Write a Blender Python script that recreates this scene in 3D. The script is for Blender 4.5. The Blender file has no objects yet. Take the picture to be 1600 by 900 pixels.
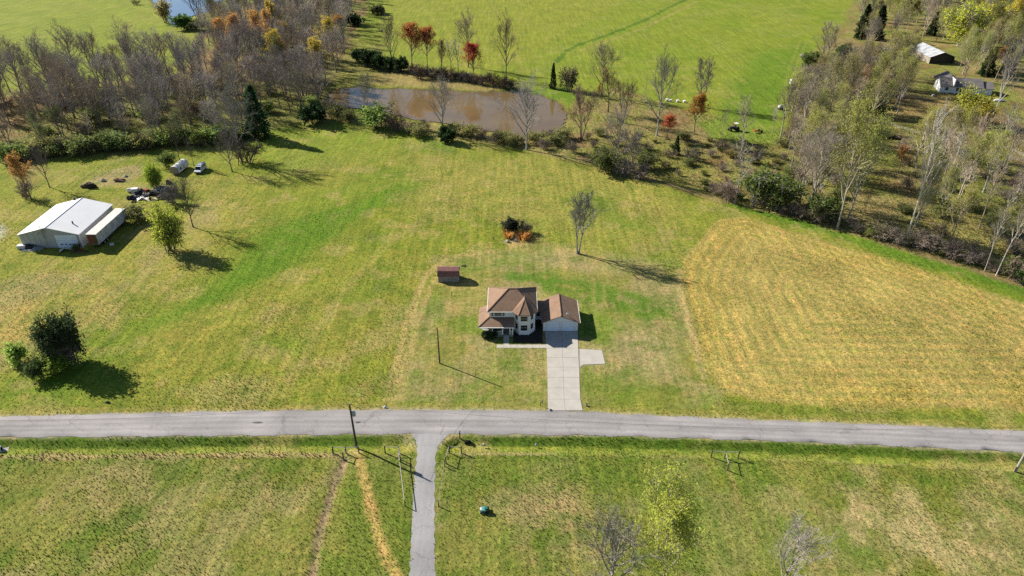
import bpy, math, random
import numpy as np
from mathutils import Vector, Matrix

# ------------------------------------------------------------------ camera, sky, sun, exposure
SC = bpy.context.scene
COL = SC.collection
PITCH, CAM_H, FOC = math.radians(32.0), 82.0, 1067.0
cam_d = bpy.data.cameras.new('camera'); cam = bpy.data.objects.new('camera', cam_d); COL.objects.link(cam)
cam.location = (0, 0, CAM_H); cam.rotation_euler = (math.pi/2 - PITCH, 0, 0)
cam_d.sensor_width = 36.0; cam_d.lens = FOC/1600*36.0; cam_d.clip_start = 0.5; cam_d.clip_end = 20000
SC.camera = cam
SUN_EL = math.radians(31.5); SUN_AZ = math.radians(-60.0)      # azimuth clockwise from +Y
w = bpy.data.worlds.new('World'); SC.world = w; w.use_nodes = True
nt = w.node_tree; bg = nt.nodes['Background']
sky = nt.nodes.new('ShaderNodeTexSky'); sky.sky_type = 'NISHITA'; sky.sun_disc = False
sky.sun_elevation = SUN_EL; sky.sun_rotation = SUN_AZ; sky.altitude = 200; sky.air_density = 1.0; sky.dust_density = 0.4; sky.ozone_density = 2.5
nt.links.new(sky.outputs[0], bg.inputs[0]); bg.inputs[1].default_value = 0.055
sun_d = bpy.data.lights.new('sun', 'SUN'); sun_d.energy = 5.0; sun_d.angle = math.radians(0.53); sun_d.color = (1.0, 0.93, 0.82)
sun = bpy.data.objects.new('sun', sun_d); COL.objects.link(sun)
to_sun = Vector((math.sin(SUN_AZ)*math.cos(SUN_EL), math.cos(SUN_AZ)*math.cos(SUN_EL), math.sin(SUN_EL)))
sun.rotation_euler = to_sun.to_track_quat('Z', 'Y').to_euler()
sun.location = (-100, 60, 120)
SC.view_settings.view_transform = 'Standard'; SC.view_settings.look = 'None'
SC.view_settings.gamma = 1.0; SC.view_settings.exposure = 1.1
SC.cycles.max_bounces = 5; SC.cycles.diffuse_bounces = 2; SC.cycles.transparent_max_bounces = 8
SC.cycles.use_denoising = False

# ------------------------------------------------------------------ helpers
def G(px, py):
    """ground position (x, y) where the camera ray through an image pixel meets flat ground"""
    x = (px-800)/FOC; y = -(py-450)/FOC
    dy = math.cos(PITCH) + y*math.sin(PITCH); dz = -math.sin(PITCH) + y*math.cos(PITCH)
    t = CAM_H/-dz
    return (x*t, dy*t)
def GL(pts): return [G(*p) for p in pts]
def tree_h(px, base, top):
    """real height of something upright whose foot and top sit at these rows"""
    D = G(px, base)[1]
    a = PITCH + math.atan((top-450)/FOC)
    return CAM_H - D*math.tan(a)

def tag(o, label=None, cat=None, group=None, kind=None):
    if label: o['label'] = label
    if cat: o['category'] = cat
    if group: o['group'] = group
    if kind: o['kind'] = kind
    return o
def empty(name, loc, rz=0.0, label=None, cat=None, group=None, kind=None):
    o = bpy.data.objects.new(name, None); COL.objects.link(o)
    o.location = loc; o.rotation_euler = (0, 0, rz); o.empty_display_size = 0.3
    return tag(o, label, cat, group, kind)

class MB:
    def __init__(s): s.v = []; s.f = []
    def add(s, vs, fs):
        b = len(s.v); s.v.extend(tuple(v) for v in vs); s.f.extend(tuple(i+b for i in f) for f in fs); return s
    def box(s, x0, x1, y0, y1, z0, z1):
        return s.add([(x0,y0,z0),(x1,y0,z0),(x1,y1,z0),(x0,y1,z0),(x0,y0,z1),(x1,y0,z1),(x1,y1,z1),(x0,y1,z1)],
                     [(0,3,2,1),(4,5,6,7),(0,1,5,4),(1,2,6,5),(2,3,7,6),(3,0,4,7)])
    def prism(s, poly, z0, z1):
        n = len(poly)
        vs = [(x,y,z0) for x,y in poly]+[(x,y,z1) for x,y in poly]
        fs = [tuple(range(n-1,-1,-1)), tuple(range(n,2*n))]+[(i,(i+1)%n,n+(i+1)%n,n+i) for i in range(n)]
        return s.add(vs, fs)
    def extrude(s, prof, y0, y1):
        """profile of (x, z) points swept along y"""
        n = len(prof)
        vs = [(x,y0,z) for x,z in prof]+[(x,y1,z) for x,z in prof]
        fs = [tuple(range(n)), tuple(range(2*n-1,n-1,-1))]+[(i,n+i,n+(i+1)%n,(i+1)%n) for i in range(n)]
        return s.add(vs, fs)
    def tube(s, pts, radii, n=5, cap=True):
        pts = [Vector(p) for p in pts]; b = len(s.v); m = len(pts)
        for i, p in enumerate(pts):
            d = (pts[min(i+1,m-1)]-pts[max(i-1,0)])
            if d.length < 1e-6: d = Vector((0,0,1))
            d.normalize()
            a = Vector((1,0,0)) if abs(d.x) < 0.8 else Vector((0,1,0))
            u = d.cross(a).normalized(); w_ = d.cross(u)
            for k in range(n):
                t = 2*math.pi*k/n
                q = p + (u*math.cos(t)+w_*math.sin(t))*radii[i]
                s.v.append((q.x,q.y,q.z))
        for i in range(m-1):
            for k in range(n):
                s.f.append((b+i*n+k, b+i*n+(k+1)%n, b+(i+1)*n+(k+1)%n, b+(i+1)*n+k))
        if cap:
            s.f.append(tuple(b+k for k in range(n-1,-1,-1))); s.f.append(tuple(b+(m-1)*n+k for k in range(n)))
        return s
    def blob(s, c, r, seed=0, n=8, m=5, rough=0.25):
        rg = random.Random(seed); vs = []; fs = []
        cx,cy,cz = c; rx,ry,rz = r if hasattr(r,'__len__') else (r,r,r)
        for j in range(m+1):
            th = math.pi*j/m
            for k in range(n):
                ph = 2*math.pi*k/n
                q = 1+rg.uniform(-rough, rough)
                vs.append((cx+rx*q*math.sin(th)*math.cos(ph), cy+ry*q*math.sin(th)*math.sin(ph), cz+rz*q*math.cos(th)))
        for j in range(m):
            for k in range(n):
                fs.append((j*n+k, (j+1)*n+k, (j+1)*n+(k+1)%n, j*n+(k+1)%n))
        return s.add(vs, fs)
    def mesh(s, name):
        me = bpy.data.meshes.new(name); me.from_pydata(s.v, [], s.f); me.update(); return me
    def build(s, name, mat, parent=None, smooth=False, loc=None, color=None):
        me = s.mesh(name); me.materials.append(mat)
        if smooth: me.polygons.foreach_set('use_smooth', [True]*len(me.polygons))
        o = bpy.data.objects.new(name, me); COL.objects.link(o)
        if parent: o.parent = parent
        if loc: o.location = loc
        if color: o.color = color
        return o
def inst(name, me, parent=None, loc=(0,0,0), rot=(0,0,0), scale=(1,1,1), color=None):
    o = bpy.data.objects.new(name, me); COL.objects.link(o)
    if parent: o.parent = parent
    o.location = loc; o.rotation_euler = rot; o.scale = scale
    if color: o.color = color
    return o

# ------------------------------------------------------------------ materials
def new_mat(name):
    m = bpy.data.materials.new(name); m.use_nodes = True
    n = m.node_tree.nodes; return m, n, m.node_tree.links, n['Principled BSDF']
def noise(n, l, scale, detail=4.0, rough=0.55, coord='pos', vec_scale=None):
    if coord == 'pos':
        g = n.new('ShaderNodeNewGeometry').outputs['Position']
    else:
        g = n.new('ShaderNodeTexCoord').outputs['Object']
    if vec_scale:
        mp = n.new('ShaderNodeMapping'); mp.inputs['Scale'].default_value = vec_scale; l.new(g, mp.inputs[0]); g = mp.outputs[0]
    t = n.new('ShaderNodeTexNoise'); t.inputs['Scale'].default_value = scale; t.inputs['Detail'].default_value = detail
    t.inputs['Roughness'].default_value = rough; l.new(g, t.inputs['Vector']); return t.outputs['Fac']
def ramp(n, l, fac, stops):
    r = n.new('ShaderNodeValToRGB'); e = r.color_ramp.elements
    while len(e) < len(stops): e.new(0.5)
    for k, (p, c) in enumerate(stops):
        e[k].position = p; e[k].color = (c[0],c[1],c[2],1) if hasattr(c,'__len__') else (c,c,c,1)
    l.new(fac, r.inputs[0]); return r.outputs[0]
def mult(n, l, a, b, fac=1.0, typ='MULTIPLY'):
    m = n.new('ShaderNodeMix'); m.data_type = 'RGBA'; m.blend_type = typ; m.clamp_factor = True
    if hasattr(fac, 'links') or not isinstance(fac, (int, float)): l.new(fac, m.inputs[0])
    else: m.inputs[0].default_value = fac
    for s, v in ((m.inputs[6], a), (m.inputs[7], b)):
        if isinstance(v, tuple): s.default_value = (v[0],v[1],v[2],1)
        else: l.new(v, s)
    return m.outputs[2]
def bump(n, l, b, h, strength=0.5, dist=0.1):
    bp = n.new('ShaderNodeBump'); bp.inputs['Distance'].default_value = dist
    if isinstance(strength, (int, float)): bp.inputs['Strength'].default_value = strength
    else: l.new(strength, bp.inputs['Strength'])
    l.new(h, bp.inputs['Height']); l.new(bp.outputs[0], b.inputs['Normal'])
def simple(name, c, rough=0.8, var=0.25, scale=1.5, metal=0.0, bmp=0.0, coord='obj', spec=0.3):
    m, n, l, b = new_mat(name)
    f = noise(n, l, scale, 5, 0.6, coord)
    col = mult(n, l, tuple(c), ramp(n, l, f, [(0.25, 1-var), (0.75, 1+var*0.6)]))
    l.new(col, b.inputs['Base Color']); b.inputs['Roughness'].default_value = rough; b.inputs['Metallic'].default_value = metal
    b.inputs['Specular IOR Level'].default_value = spec
    if bmp: bump(n, l, b, f, bmp, 0.05)
    return m
M = {}
for nm, c, r, v, s in [('white_wall', (0.71,0.715,0.72), .7, .06, .6), ('trim', (0.72,0.71,0.68), .6, .08, 1), ('garage_door', (0.68,0.75,0.84), .5, .06, .7),  # garage_door: white doors tinted blue, sky-lit shade put into their colour
                       ('dark_glass', (0.012,0.014,0.018), .08, .1, 1), ('deck', (0.22,0.20,0.18), .8, .2, 2), ('foundation', (0.35,0.34,0.32), .9, .2, 2),
                       ('shed_wood', (0.22,0.21,0.205), .9, .35, 1.5), ('shed_roof', (0.19,0.09,0.078), .85, .35, 1.2), ('mulch', (0.035,0.026,0.02), 1, .4, 3),
                       ('concrete', (0.37,0.345,0.305), .9, .16, .45), ('joint', (0.22,0.20,0.17), 1, .3, 1),
                       ('pole_wood', (0.075,0.066,0.056), .9, .3, 3), ('pale_wood', (0.30,0.28,0.24), .9, .3, 3), ('dark_metal', (0.04,0.042,0.045), .6, .2, 3),
                       ('galv', (0.33,0.35,0.36), .45, .2, 2), ('barn_wall', (0.40,0.40,0.395), .6, .12, .4), ('barn_roof', (0.66,0.66,0.66), .45, .07, .25),
                       ('trailer_side', (0.50,0.51,0.53), .55, .55, .7), ('trailer_roof', (0.50,0.48,0.44), .7, .25, .5), ('rust', (0.22,0.06,0.025), .9, .4, 1.2),
                       ('rubber', (0.014,0.014,0.014), .9, .3, 4), ('black_junk', (0.02,0.02,0.022), .7, .4, 2), ('white_junk', (0.55,0.54,0.52), .7, .3, 2),
                       ('grey_junk', (0.2,0.2,0.2), .8, .4, 2), ('brown_junk', (0.12,0.075,0.045), .9, .4, 2), ('blue_tarp', (0.025,0.06,0.13), .5, .3, 2),
                       ('camper', (0.50,0.50,0.50), .45, .2, 1), ('camper_tan', (0.28,0.24,0.19), .6, .2, 1), ('van_blue', (0.12,0.17,0.26), .3, .15, 1), ('van_white', (0.5,0.52,0.55), .3, .1, 1),
                       ('green_paint', (0.02,0.13,0.10), .45, .25, 5), ('teal_paint', (0.10,0.27,0.26), .45, .2, 5), ('red_paint', (0.28,0.03,0.02), .5, .3, 2), ('orange_paint', (0.35,0.10,0.02), .6, .3, 2),
                       ('far_roof_dark', (0.15,0.135,0.13), .9, .3, .6), ('metal_pale', (0.42,0.43,0.45), .4, .35, .5), ('dark_board', (0.06,0.048,0.04), .9, .3, 1),
                       ('stone', (0.36,0.34,0.31), .9, .35, 2), ('log', (0.045,0.03,0.022), .95, .4, 2), ('ceramic', (0.55,0.57,0.6), .3, .1, 2)]:
    M[nm] = simple(nm, c, r, v, s)
M['dark_glass'].node_tree.nodes['Principled BSDF'].inputs['Specular IOR Level'].default_value = 0.5

def roof_mat(name, c1, c2):
    m, n, l, b = new_mat(name)
    f = noise(n, l, 0.8, 6, 0.7, 'obj'); g = noise(n, l, 6.0, 3, 0.6, 'obj', (1,1,3))
    col = ramp(n, l, f, [(0.3, c1), (0.7, c2)])
    col = mult(n, l, col, ramp(n, l, g, [(0.3, 0.72), (0.7, 1.18)]))
    l.new(col, b.inputs['Base Color']); b.inputs['Roughness'].default_value = 0.92; bump(n, l, b, g, 0.5, 0.04)
    return m
M['shingle'] = roof_mat('shingle', (0.165,0.098,0.06), (0.235,0.148,0.095))

def road_mat(name, c, streak, stretch=(0.12, 1.6, 1)):
    m, n, l, b = new_mat(name)
    f1 = noise(n, l, 0.35, 5, 0.6, 'pos', stretch); f2 = noise(n, l, 3.5, 5, 0.7); f3 = noise(n, l, 0.12, 3, 0.5)
    col = mult(n, l, tuple(c), ramp(n, l, f1, [(0.3, 1-streak), (0.7, 1+streak)]))
    col = mult(n, l, col, ramp(n, l, f2, [(0.3, 0.86), (0.75, 1.12)]))
    col = mult(n, l, col, ramp(n, l, f3, [(0.35, 0.88), (0.65, 1.1)]))
    vo = n.new('ShaderNodeTexVoronoi'); vo.feature = 'DISTANCE_TO_EDGE'; vo.inputs['Scale'].default_value = 0.16
    gg = n.new('ShaderNodeNewGeometry'); nz = n.new('ShaderNodeTexNoise'); nz.inputs['Scale'].default_value = 0.8; nz.inputs['Detail'].default_value = 4
    va = n.new('ShaderNodeVectorMath'); va.operation = 'MULTIPLY_ADD'; va.inputs[1].default_value = (2.5,2.5,0)
    l.new(gg.outputs['Position'], nz.inputs['Vector']); l.new(nz.outputs['Color'], va.inputs[0]); l.new(gg.outputs['Position'], va.inputs[2]); l.new(va.outputs[0], vo.inputs['Vector'])
    crack = ramp(n, l, vo.outputs['Distance'], [(0.0, 0.72), (0.012, 1.0)])
    col = mult(n, l, col, crack)
    if name == 'asphalt':
        aa = n.new('ShaderNodeAttribute'); aa.attribute_name = 'across'
        wob = n.new('ShaderNodeMath'); wob.operation = 'MULTIPLY_ADD'; l.new(f1, wob.inputs[0]); wob.inputs[1].default_value = .10; l.new(aa.outputs['Fac'], wob.inputs[2])
        col = mult(n, l, col, ramp(n, l, wob.outputs[0], [(.03,.86),(.12,1.0),(.24,1.14),(.34,.98),(.44,1.12),(.55,.90),(.66,1.15),(.76,1.0),(.88,1.2),(.98,1.05)]))
    l.new(col, b.inputs['Base Color']); b.inputs['Roughness'].default_value = 0.92; b.inputs['Specular IOR Level'].default_value = 0.2
    bump(n, l, b, f2, 0.3, 0.03)
    return m
M['asphalt'] = road_mat('asphalt', (0.235,0.222,0.218), 0.16)
M['gravel'] = road_mat('gravel', (0.255,0.25,0.25), 0.15, (1.6,.12,1))
M['gravel_pale'] = road_mat('gravel_pale', (0.32,0.295,0.255), 0.14)

def veg(name, trans=0.25, rough=0.8, lo=0.65, hi=1.3, scale=0.9):
    m, n, l, b = new_mat(name)
    oi = n.new('ShaderNodeObjectInfo')
    f = noise(n, l, scale, 4, 0.65, 'pos')
    col = mult(n, l, oi.outputs['Color'], ramp(n, l, f, [(0.3, lo), (0.7, hi)]))
    l.new(col, b.inputs['Base Color']); b.inputs['Roughness'].default_value = rough; b.inputs['Specular IOR Level'].default_value = 0.15
    if trans:
        tr = n.new('ShaderNodeBsdfTranslucent'); l.new(col, tr.inputs[0]); mx = n.new('ShaderNodeMixShader'); mx.inputs[0].default_value = trans
        l.new(b.outputs[0], mx.inputs[1]); l.new(tr.outputs[0], mx.inputs[2]); l.new(mx.outputs[0], n['Material Output'].inputs[0])
    return m
M['bark'] = veg('bark', 0, 0.95, 0.7, 1.25, 2.0)
M['twig'] = veg('twig', 0, 0.95, 0.75, 1.2, 0.6)
M['leaf'] = veg('leaf', 0.5, 0.7, 0.75, 1.3, 0.7)

def water_mat(name, c):
    m, n, l, b = new_mat(name)
    f = noise(n, l, 0.05, 4, 0.6); col = mult(n, l, tuple(c), ramp(n, l, f, [(0.3, 0.8), (0.7, 1.15)]))
    l.new(col, b.inputs['Base Color']); b.inputs['Roughness'].default_value = 0.02; b.inputs['IOR'].default_value = 1.33
    b.inputs['Specular IOR Level'].default_value = 0.5
    bump(n, l, b, noise(n, l, 1.2, 3, 0.5), 0.04, 0.05)
    return m
M['pond_water'] = water_mat('pond_water', (0.14,0.097,0.044)); M['lake_water'] = water_mat('lake_water', (0.05,0.085,0.16))

# ------------------------------------------------------------------ ground sheet
def vnoise(x, y, scale, seed=0):
    x = x/scale; y = y/scale
    xi = np.floor(x).astype(np.int64); yi = np.floor(y).astype(np.int64); xf = x-xi; yf = y-yi
    def h(a, b):
        v = (a*374761393 + b*668265263 + seed*974634777) & 0xFFFFFFFF
        v = ((v ^ (v >> 13))*1274126177) & 0xFFFFFFFF
        return ((v ^ (v >> 16)) & 0xFFFF)/65535.0
    u = xf*xf*(3-2*xf); v = yf*yf*(3-2*yf)
    return (h(xi,yi)*(1-u)+h(xi+1,yi)*u)*(1-v)+(h(xi,yi+1)*(1-u)+h(xi+1,yi+1)*u)*v
def fbm(x, y, scale, seed=0, o=4):
    r = 0; a = 1; t = 0
    for k in range(o):
        r = r + a*vnoise(x, y, scale/2**k, seed+k*17); t += a; a *= 0.55
    return r/t
def sdist(X, Y, poly):
    """signed distance in metres to a closed polygon, positive inside"""
    p = np.array(poly); q = np.roll(p, -1, 0)
    d2 = np.full(X.shape, 1e18); ins = np.zeros(X.shape, bool)
    for (ax, ay), (bx, by) in zip(p, q):
        ex, ey = bx-ax, by-ay
        t = np.clip(((X-ax)*ex+(Y-ay)*ey)/(ex*ex+ey*ey+1e-9), 0, 1)
        d2 = np.minimum(d2, (X-ax-t*ex)**2+(Y-ay-t*ey)**2)
        c = (ay > Y) != (by > Y)
        with np.errstate(divide='ignore', invalid='ignore'):
            ins ^= c & (X < (bx-ax)*(Y-ay)/(by-ay+1e-12)+ax)
    d = np.sqrt(d2); return np.where(ins, d, -d)
def pdist(X, Y, line):
    d2 = np.full(X.shape, 1e18)
    for (ax, ay), (bx, by) in zip(line[:-1], line[1:]):
        ex, ey = bx-ax, by-ay
        t = np.clip(((X-ax)*ex+(Y-ay)*ey)/(ex*ex+ey*ey+1e-9), 0, 1)
        d2 = np.minimum(d2, (X-ax-t*ex)**2+(Y-ay-t*ey)**2)
    return np.sqrt(d2)
def sstep(a, b, x):
    t = np.clip((x-a)/(b-a), 0, 1); return t*t*(3-2*t)

def axis(parts):
    out = []
    for a, b, s in parts: out += list(np.arange(a, b, s))
    return np.array(out + [parts[-1][1]])
xs = axis([(-4000,-900,700),(-900,-430,60),(-430,-180,1.9),(-180,-80,1.1),(-80,80,0.65),(80,180,1.1),(180,430,1.9),(430,900,60),(900,4000,700)])
ys = axis([(-1500,-100,350),(-100,46,12),(46,112,0.6),(112,200,0.9),(200,350,1.5),(350,570,2.4),(570,1000,40),(1000,9000,1000)])
GX, GY = np.meshgrid(xs, ys); NX, NY = len(xs), len(ys)

ROAD_TOP = [(-420,664),(-200,657),(0,651),(200,646),(400,642),(600,640.5),(800,641),(910,643),(1000,648.5),(1200,657),(1400,664.5),(1600,674),(1800,685),(2050,700)]
ROAD_BOT = [(-420,697),(-200,689),(0,683),(200,682),(400,680),(600,678),(800,678.5),(910,680),(1000,682),(1200,688.5),(1400,697),(1600,707),(1800,719),(2050,736)]
def resample(pts, n):
    p = np.array(pts); s = np.r_[0, np.cumsum(np.hypot(*np.diff(p, axis=0).T))]; t = np.linspace(0, s[-1], n)
    q = np.c_[np.interp(t, s, p[:,0]), np.interp(t, s, p[:,1])]
    for _ in range(3): q[1:-1] = (q[:-2]+2*q[1:-1]+q[2:])/4
    return q
road_t = resample(GL(ROAD_TOP), 240); road_b = resample(GL(ROAD_BOT), 240)
road_poly = list(map(tuple, road_t[::5]))+list(map(tuple, road_b[::-5]))
LANE = [(641,676),(652,690),(652,712),(648,740),(645,790),(642,850),(640,900),(637,990),(684,990),(680,900),(679,850),(679,790),(680,740),(680,712),(684,694),(704,677)]
lane_poly = GL(LANE)
POND = [(512,150),(520,139),(560,135),(600,139),(640,137),(700,141),(760,144),(800,141),(850,150),(878,162),(886,178),(880,196),(862,208),(835,212),(800,207),(760,203),(720,196),(690,190),(650,187),(620,180),(590,170),(555,168),(525,166)]
LAKE = [(234,-14),(240,6),(255,22),(268,38),(276,41),(286,30),(303,24),(332,16),(345,2),(360,-14)]
def ragged(poly, amp, seed):
    rg_ = random.Random(seed); out = []
    for a_, c_ in zip(poly, poly[1:]+poly[:1]):
        k_ = max(1, int(math.dist(a_, c_)/1.6))
        for i_ in range(k_): t_ = i_/k_; out.append((a_[0]+(c_[0]-a_[0])*t_+rg_.gauss(0,amp), a_[1]+(c_[1]-a_[1])*t_+rg_.gauss(0,amp)))
    return out
pond_poly, lake_poly = ragged(GL(POND), .7, 3), ragged(GL(LAKE), .8, 4)

LIME=(.165,.190,.030); LUSH=(.095,.168,.016); PALE=(.225,.215,.052); GOLD=(.335,.245,.062); TAN=(.265,.225,.128); LITTER=(.185,.125,.066); DARKG=(.052,.088,.016); MUD=(.14,.10,.06); OLIVE=(.135,.142,.04)
XF, YF = GX.ravel(), GY.ravel()
C = np.empty((XF.size, 3)); C[:] = LIME
tuft = np.full(XF.size, 0.6); lump = np.full(XF.size, 0.7); rowd = np.zeros(XF.size); rowa = np.zeros(XF.size); tall = np.full(XF.size, 0.125)
n40 = fbm(XF, YF, 40, 1); n12 = fbm(XF, YF, 12, 2); n4 = fbm(XF, YF, 4, 3); n80 = fbm(XF, YF, 90, 5); n20 = fbm(XF, YF, 22, 9)
def mixin(wt, c):
    global C
    C += (np.array(c)-C)*wt[:,None]
def zone(px, c, blur=2.0, amp=4.0, alpha=1.0, patch=None, world=False):
    """lay a ground cover inside a polygon; ragged edge; returns its weight"""
    sd = sdist(XF, YF, px if world else GL(px))
    wt = sstep(-blur, blur, sd + (n12-0.5)*2*amp)*alpha
    if patch is not None:
        nn, lo, hi = patch; wt = wt*sstep(lo, hi, nn)
    mixin(wt, c); return wt, sd
# whole-field variation
mixin(sstep(.48,.68,n40)*.55, PALE); mixin(sstep(.52,.72,n20)*.5, LUSH); mixin(sstep(.55,.75,n12)*.35, TAN)
# far meadow and the meadow in the corner
zone([(590,-20),(1350,-20),(1300,40),(1255,110),(1225,190),(1100,170),(880,150),(780,130),(590,90),(560,60)], (.150,.205,.022), 6, 6, .6)
zone([(590,-20),(1000,-20),(870,70),(760,120),(600,70)], (.19,.205,.034), 8, 8, .6)
w1, sd1 = zone([(-200,-20),(240,-20),(270,45),(290,100),(200,118),(0,140),(-200,150)], (.165,.21,.024), 6, 5, .65)
zone([(1180,90),(1265,60),(1250,150),(1225,205),(1130,200),(1120,180)], LUSH, 5, 5, .8)
# middle meadow: lush swale, mown band beside the barn, paler rise
zone([(330,420),(420,330),(520,290),(640,250),(700,265),(600,320),(520,380),(420,450),(240,520),(160,570),(60,640),(10,640),(110,560),(230,480)], (.12,.18,.02), 6, 6, .55)
zone([(420,365),(470,345),(560,315),(640,285),(655,292),(590,325),(520,360),(440,420),(340,470),(230,520),(220,512),(330,455)], (.085,.165,.014), 2.5, 3.5, .85)
zone([(640,262),(720,262),(700,285),(640,300)], LUSH, 5, 5, .5)
zone([(380,215),(520,195),(620,215),(560,250),(430,270)], (.16,.205,.03), 4, 4, .7)
zone([(-150,520),(0,440),(150,400),(230,370),(330,270),(400,290),(330,400),(230,460),(120,520),(0,600),(-150,650)], PALE, 6, 6, .75)
wm, sdm = zone([(-150,500),(0,430),(130,420),(230,390),(310,320),(345,330),(300,400),(200,460),(60,540),(-150,640)], TAN, 4, 6, .62, (n12,.36,.6))
zone([(-40,500),(60,470),(230,420),(260,410),(240,440),(120,510),(-40,560)], GOLD, 3, 4, .5, (n12,.4,.6))
zone([(640,245),(860,245),(1000,280),(1100,330),(1060,400),(930,380),(760,330),(640,330)], (.225,.215,.06), 8, 6, .75)
zone([(900,300),(1060,320),(1080,360),(1030,400),(940,380)], LUSH, 8, 6, .5, (n20,.4,.65))
# green headland below the creek trees
zone([(840,236),(960,262),(1080,300),(1180,335),(1300,372),(1420,410),(1600,462),(1700,490),(1700,470),(1600,446),(1400,385),(1250,340),(1130,310),(1000,268),(880,235)], (.085,.165,.018), 1.5, 2, .9)
# hay field with its mowing rows
HAY = [(1062,440),(1072,405),(1095,375),(1120,345),(1165,340),(1260,368),(1400,410),(1520,448),(1620,478),(1750,520),(1750,640),(1600,640),(1450,638),(1300,636),(1190,628),(1125,612),(1098,570),(1078,510)]
wh, sdh = zone(HAY, (.318,.264,.098), .6, 1.0, .97)
wt = wh*sstep(.38,.66,n20); mixin(wt*.5, (.27,.22,.085))
wt = wh*sstep(.5,.68,n12); mixin(wt*.25, OLIVE)
wt = wh*sstep(14,3,sdh)*sstep(.3,.6,n12); mixin(wt*.6, (.335,.265,.08))
rowd += np.where(wh>.3, sdh, 0); rowa += wh*.95*(.5+n12)
rowd += np.where(wm>.1, (XF*.86-YF*.5), 0); rowa += wm*.6
zone([(1110,640),(1130,622),(1250,634),(1600,650),(1760,668),(1760,690),(1600,668),(1300,656)], (.13,.165,.03), 1, 1.5, .9)
# the lawn round the house: worn tan turf with lush patches
LAWN = [(612,640),(640,560),(655,480),(690,415),(760,390),(860,385),(960,395),(1050,430),(1070,500),(1095,570),(1120,612),(1100,640)]
wl, sdl = zone(LAWN, (.20,.19,.062), 3, 4, .8)
mixin(wl*sstep(.42,.62,n12)*.75, TAN); mixin(wl*sstep(.5,.66,fbm(XF,YF,9,31))*.75, LUSH)
zone([(750,470),(790,425),(860,425),(950,445),(1040,475),(1060,510),(1000,500),(930,480),(905,470),(850,455),(770,465)], (.075,.15,.018), 1.5, 3.5, .9, (n4,.3,.5))
zone([(905,470),(960,500),(960,540),(900,520)], LUSH, 2, 3, .7)
zone([(720,570),(850,560),(852,640),(640,640),(640,600)], (.12,.165,.03), 3, 3, .65, (n4,.35,.6))
zone([(912,600),(1010,590),(1110,640),(915,642)], (.13,.17,.03), 3, 3, .7)
zone([(675,440),(740,430),(750,452),(690,458)], (.33,.26,.11), 1, 1.5, .75)
zone([(960,500),(1050,520),(1060,600),(980,600)], TAN, 4, 4, .65)
zone([(800,400),(1000,400),(1045,440),(960,430),(860,410)], TAN, 3, 3, .55)
# worn wheel tracks
def track(px, c, wd, alpha, jit=.3):
    d = pdist(XF, YF, list(map(tuple, resample(GL(px), 40)))); wt = sstep(wd, wd*.45, d+(n4-.5)*jit)*alpha; mixin(wt, c); return wt
track([(600,640),(622,560),(645,480),(665,430),(700,402),(770,392)], (.31,.255,.11), 1.1, .85)
track([(620,640),(637,560),(658,490),(676,440),(706,412)], (.31,.255,.11), .9, .75)
track([(1060,420),(1066,470),(1082,530),(1100,590)], (.34,.28,.14), .9, .8)
for k_ in range(9):
    o_ = k_*17; track([(-20+o_*1.0,585-o_*.2),(110+o_*.8,500-o_*.35),(235+o_*.45,415-o_*.42),(330+o_*.25,318-o_*.3)], ((.30,.245,.12) if k_%2 else (.12,.155,.03)), .8, .42, 1.2)
for a_ in ([(1262,62),(1243,105),(1232,150),(1224,190)],[(1252,62),(1233,105),(1223,150),(1214,190)],[(640,-4),(690,40),(720,80),(735,120)],[(760,-4),(800,50),(815,110)],[(430,640),(470,560),(520,470),(600,380),(720,300)],[(437,640),(478,560),(529,470),(609,380),(728,302)],[(620,300),(760,275),(900,280),(1040,330)],[(620,306),(760,281),(900,287),(1035,337)]): track(a_, (.26,.225,.085), .75, .38, 1.0)
track([(928,390),(926,430),(930,480)], (.25,.22,.08), .6, .5); track([(941,390),(941,430),(945,480)], (.25,.22,.08), .6, .5)
track([(805,390),(800,360),(798,345)], (.27,.22,.09), 1.5, .5)
track([(1080,-5),(1000,35),(940,58),(890,75),(868,98)], (.06,.125,.014), 2.0, .8, 3.0); track([(1090,2),(1010,42),(950,64),(905,80)], (.27,.21,.10), 1.4, .5)
track([(700,235),(640,205),(560,192),(500,190)], (.10,.165,.02), 3, .6)
track([(60,640),(80,617),(130,570),(190,515)], (.055,.10,.014), .9, .8)
# near pasture
PAST = [(-400,712),(0,712),(540,710),(640,706),(690,706),(1110,712),(1600,738),(1900,760),(1900,1050),(-400,1050)]
wp, sdp = zone(PAST, (.150,.172,.038), .6, .6, .95)
mixin(wp*sstep(.4,.62,n20)*.45, (.20,.19,.065)); mixin(wp*sstep(.5,.64,fbm(XF,YF,7,41))*.45, TAN); mixin(wp*sstep(.52,.68,fbm(XF,YF,5,43))*.7, (.085,.14,.02))
zone([(540,712),(645,706),(645,930),(530,930)], (.115,.158,.028), 2, 2, .75)
zone([(680,712),(1090,714),(1180,900),(1130,900),(1000,780),(780,740),(690,800)], (.10,.148,.025), 3, 5, .6)
zone([(1130,735),(1170,900),(1260,900),(1160,735)], (.115,.165,.025), 2, 3, .6)
zone([(1270,790),(1330,765),(1440,770),(1560,810),(1580,880),(1480,890),(1420,850),(1330,860)], (.315,.26,.145), 1.5, 4, .75, (n4,.38,.62))
zone([(810,780),(890,770),(930,860),(830,890)], (.27,.21,.12), 4, 4, .6, (n4,.35,.6))
zone([(60,750),(230,740),(260,790),(100,800)], (.27,.215,.12), 3, 3, .55, (n4,.35,.6)); zone([(330,740),(470,740),(430,860),(340,850)], (.25,.21,.10), 4, 4, .5, (n4,.35,.6))
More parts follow.
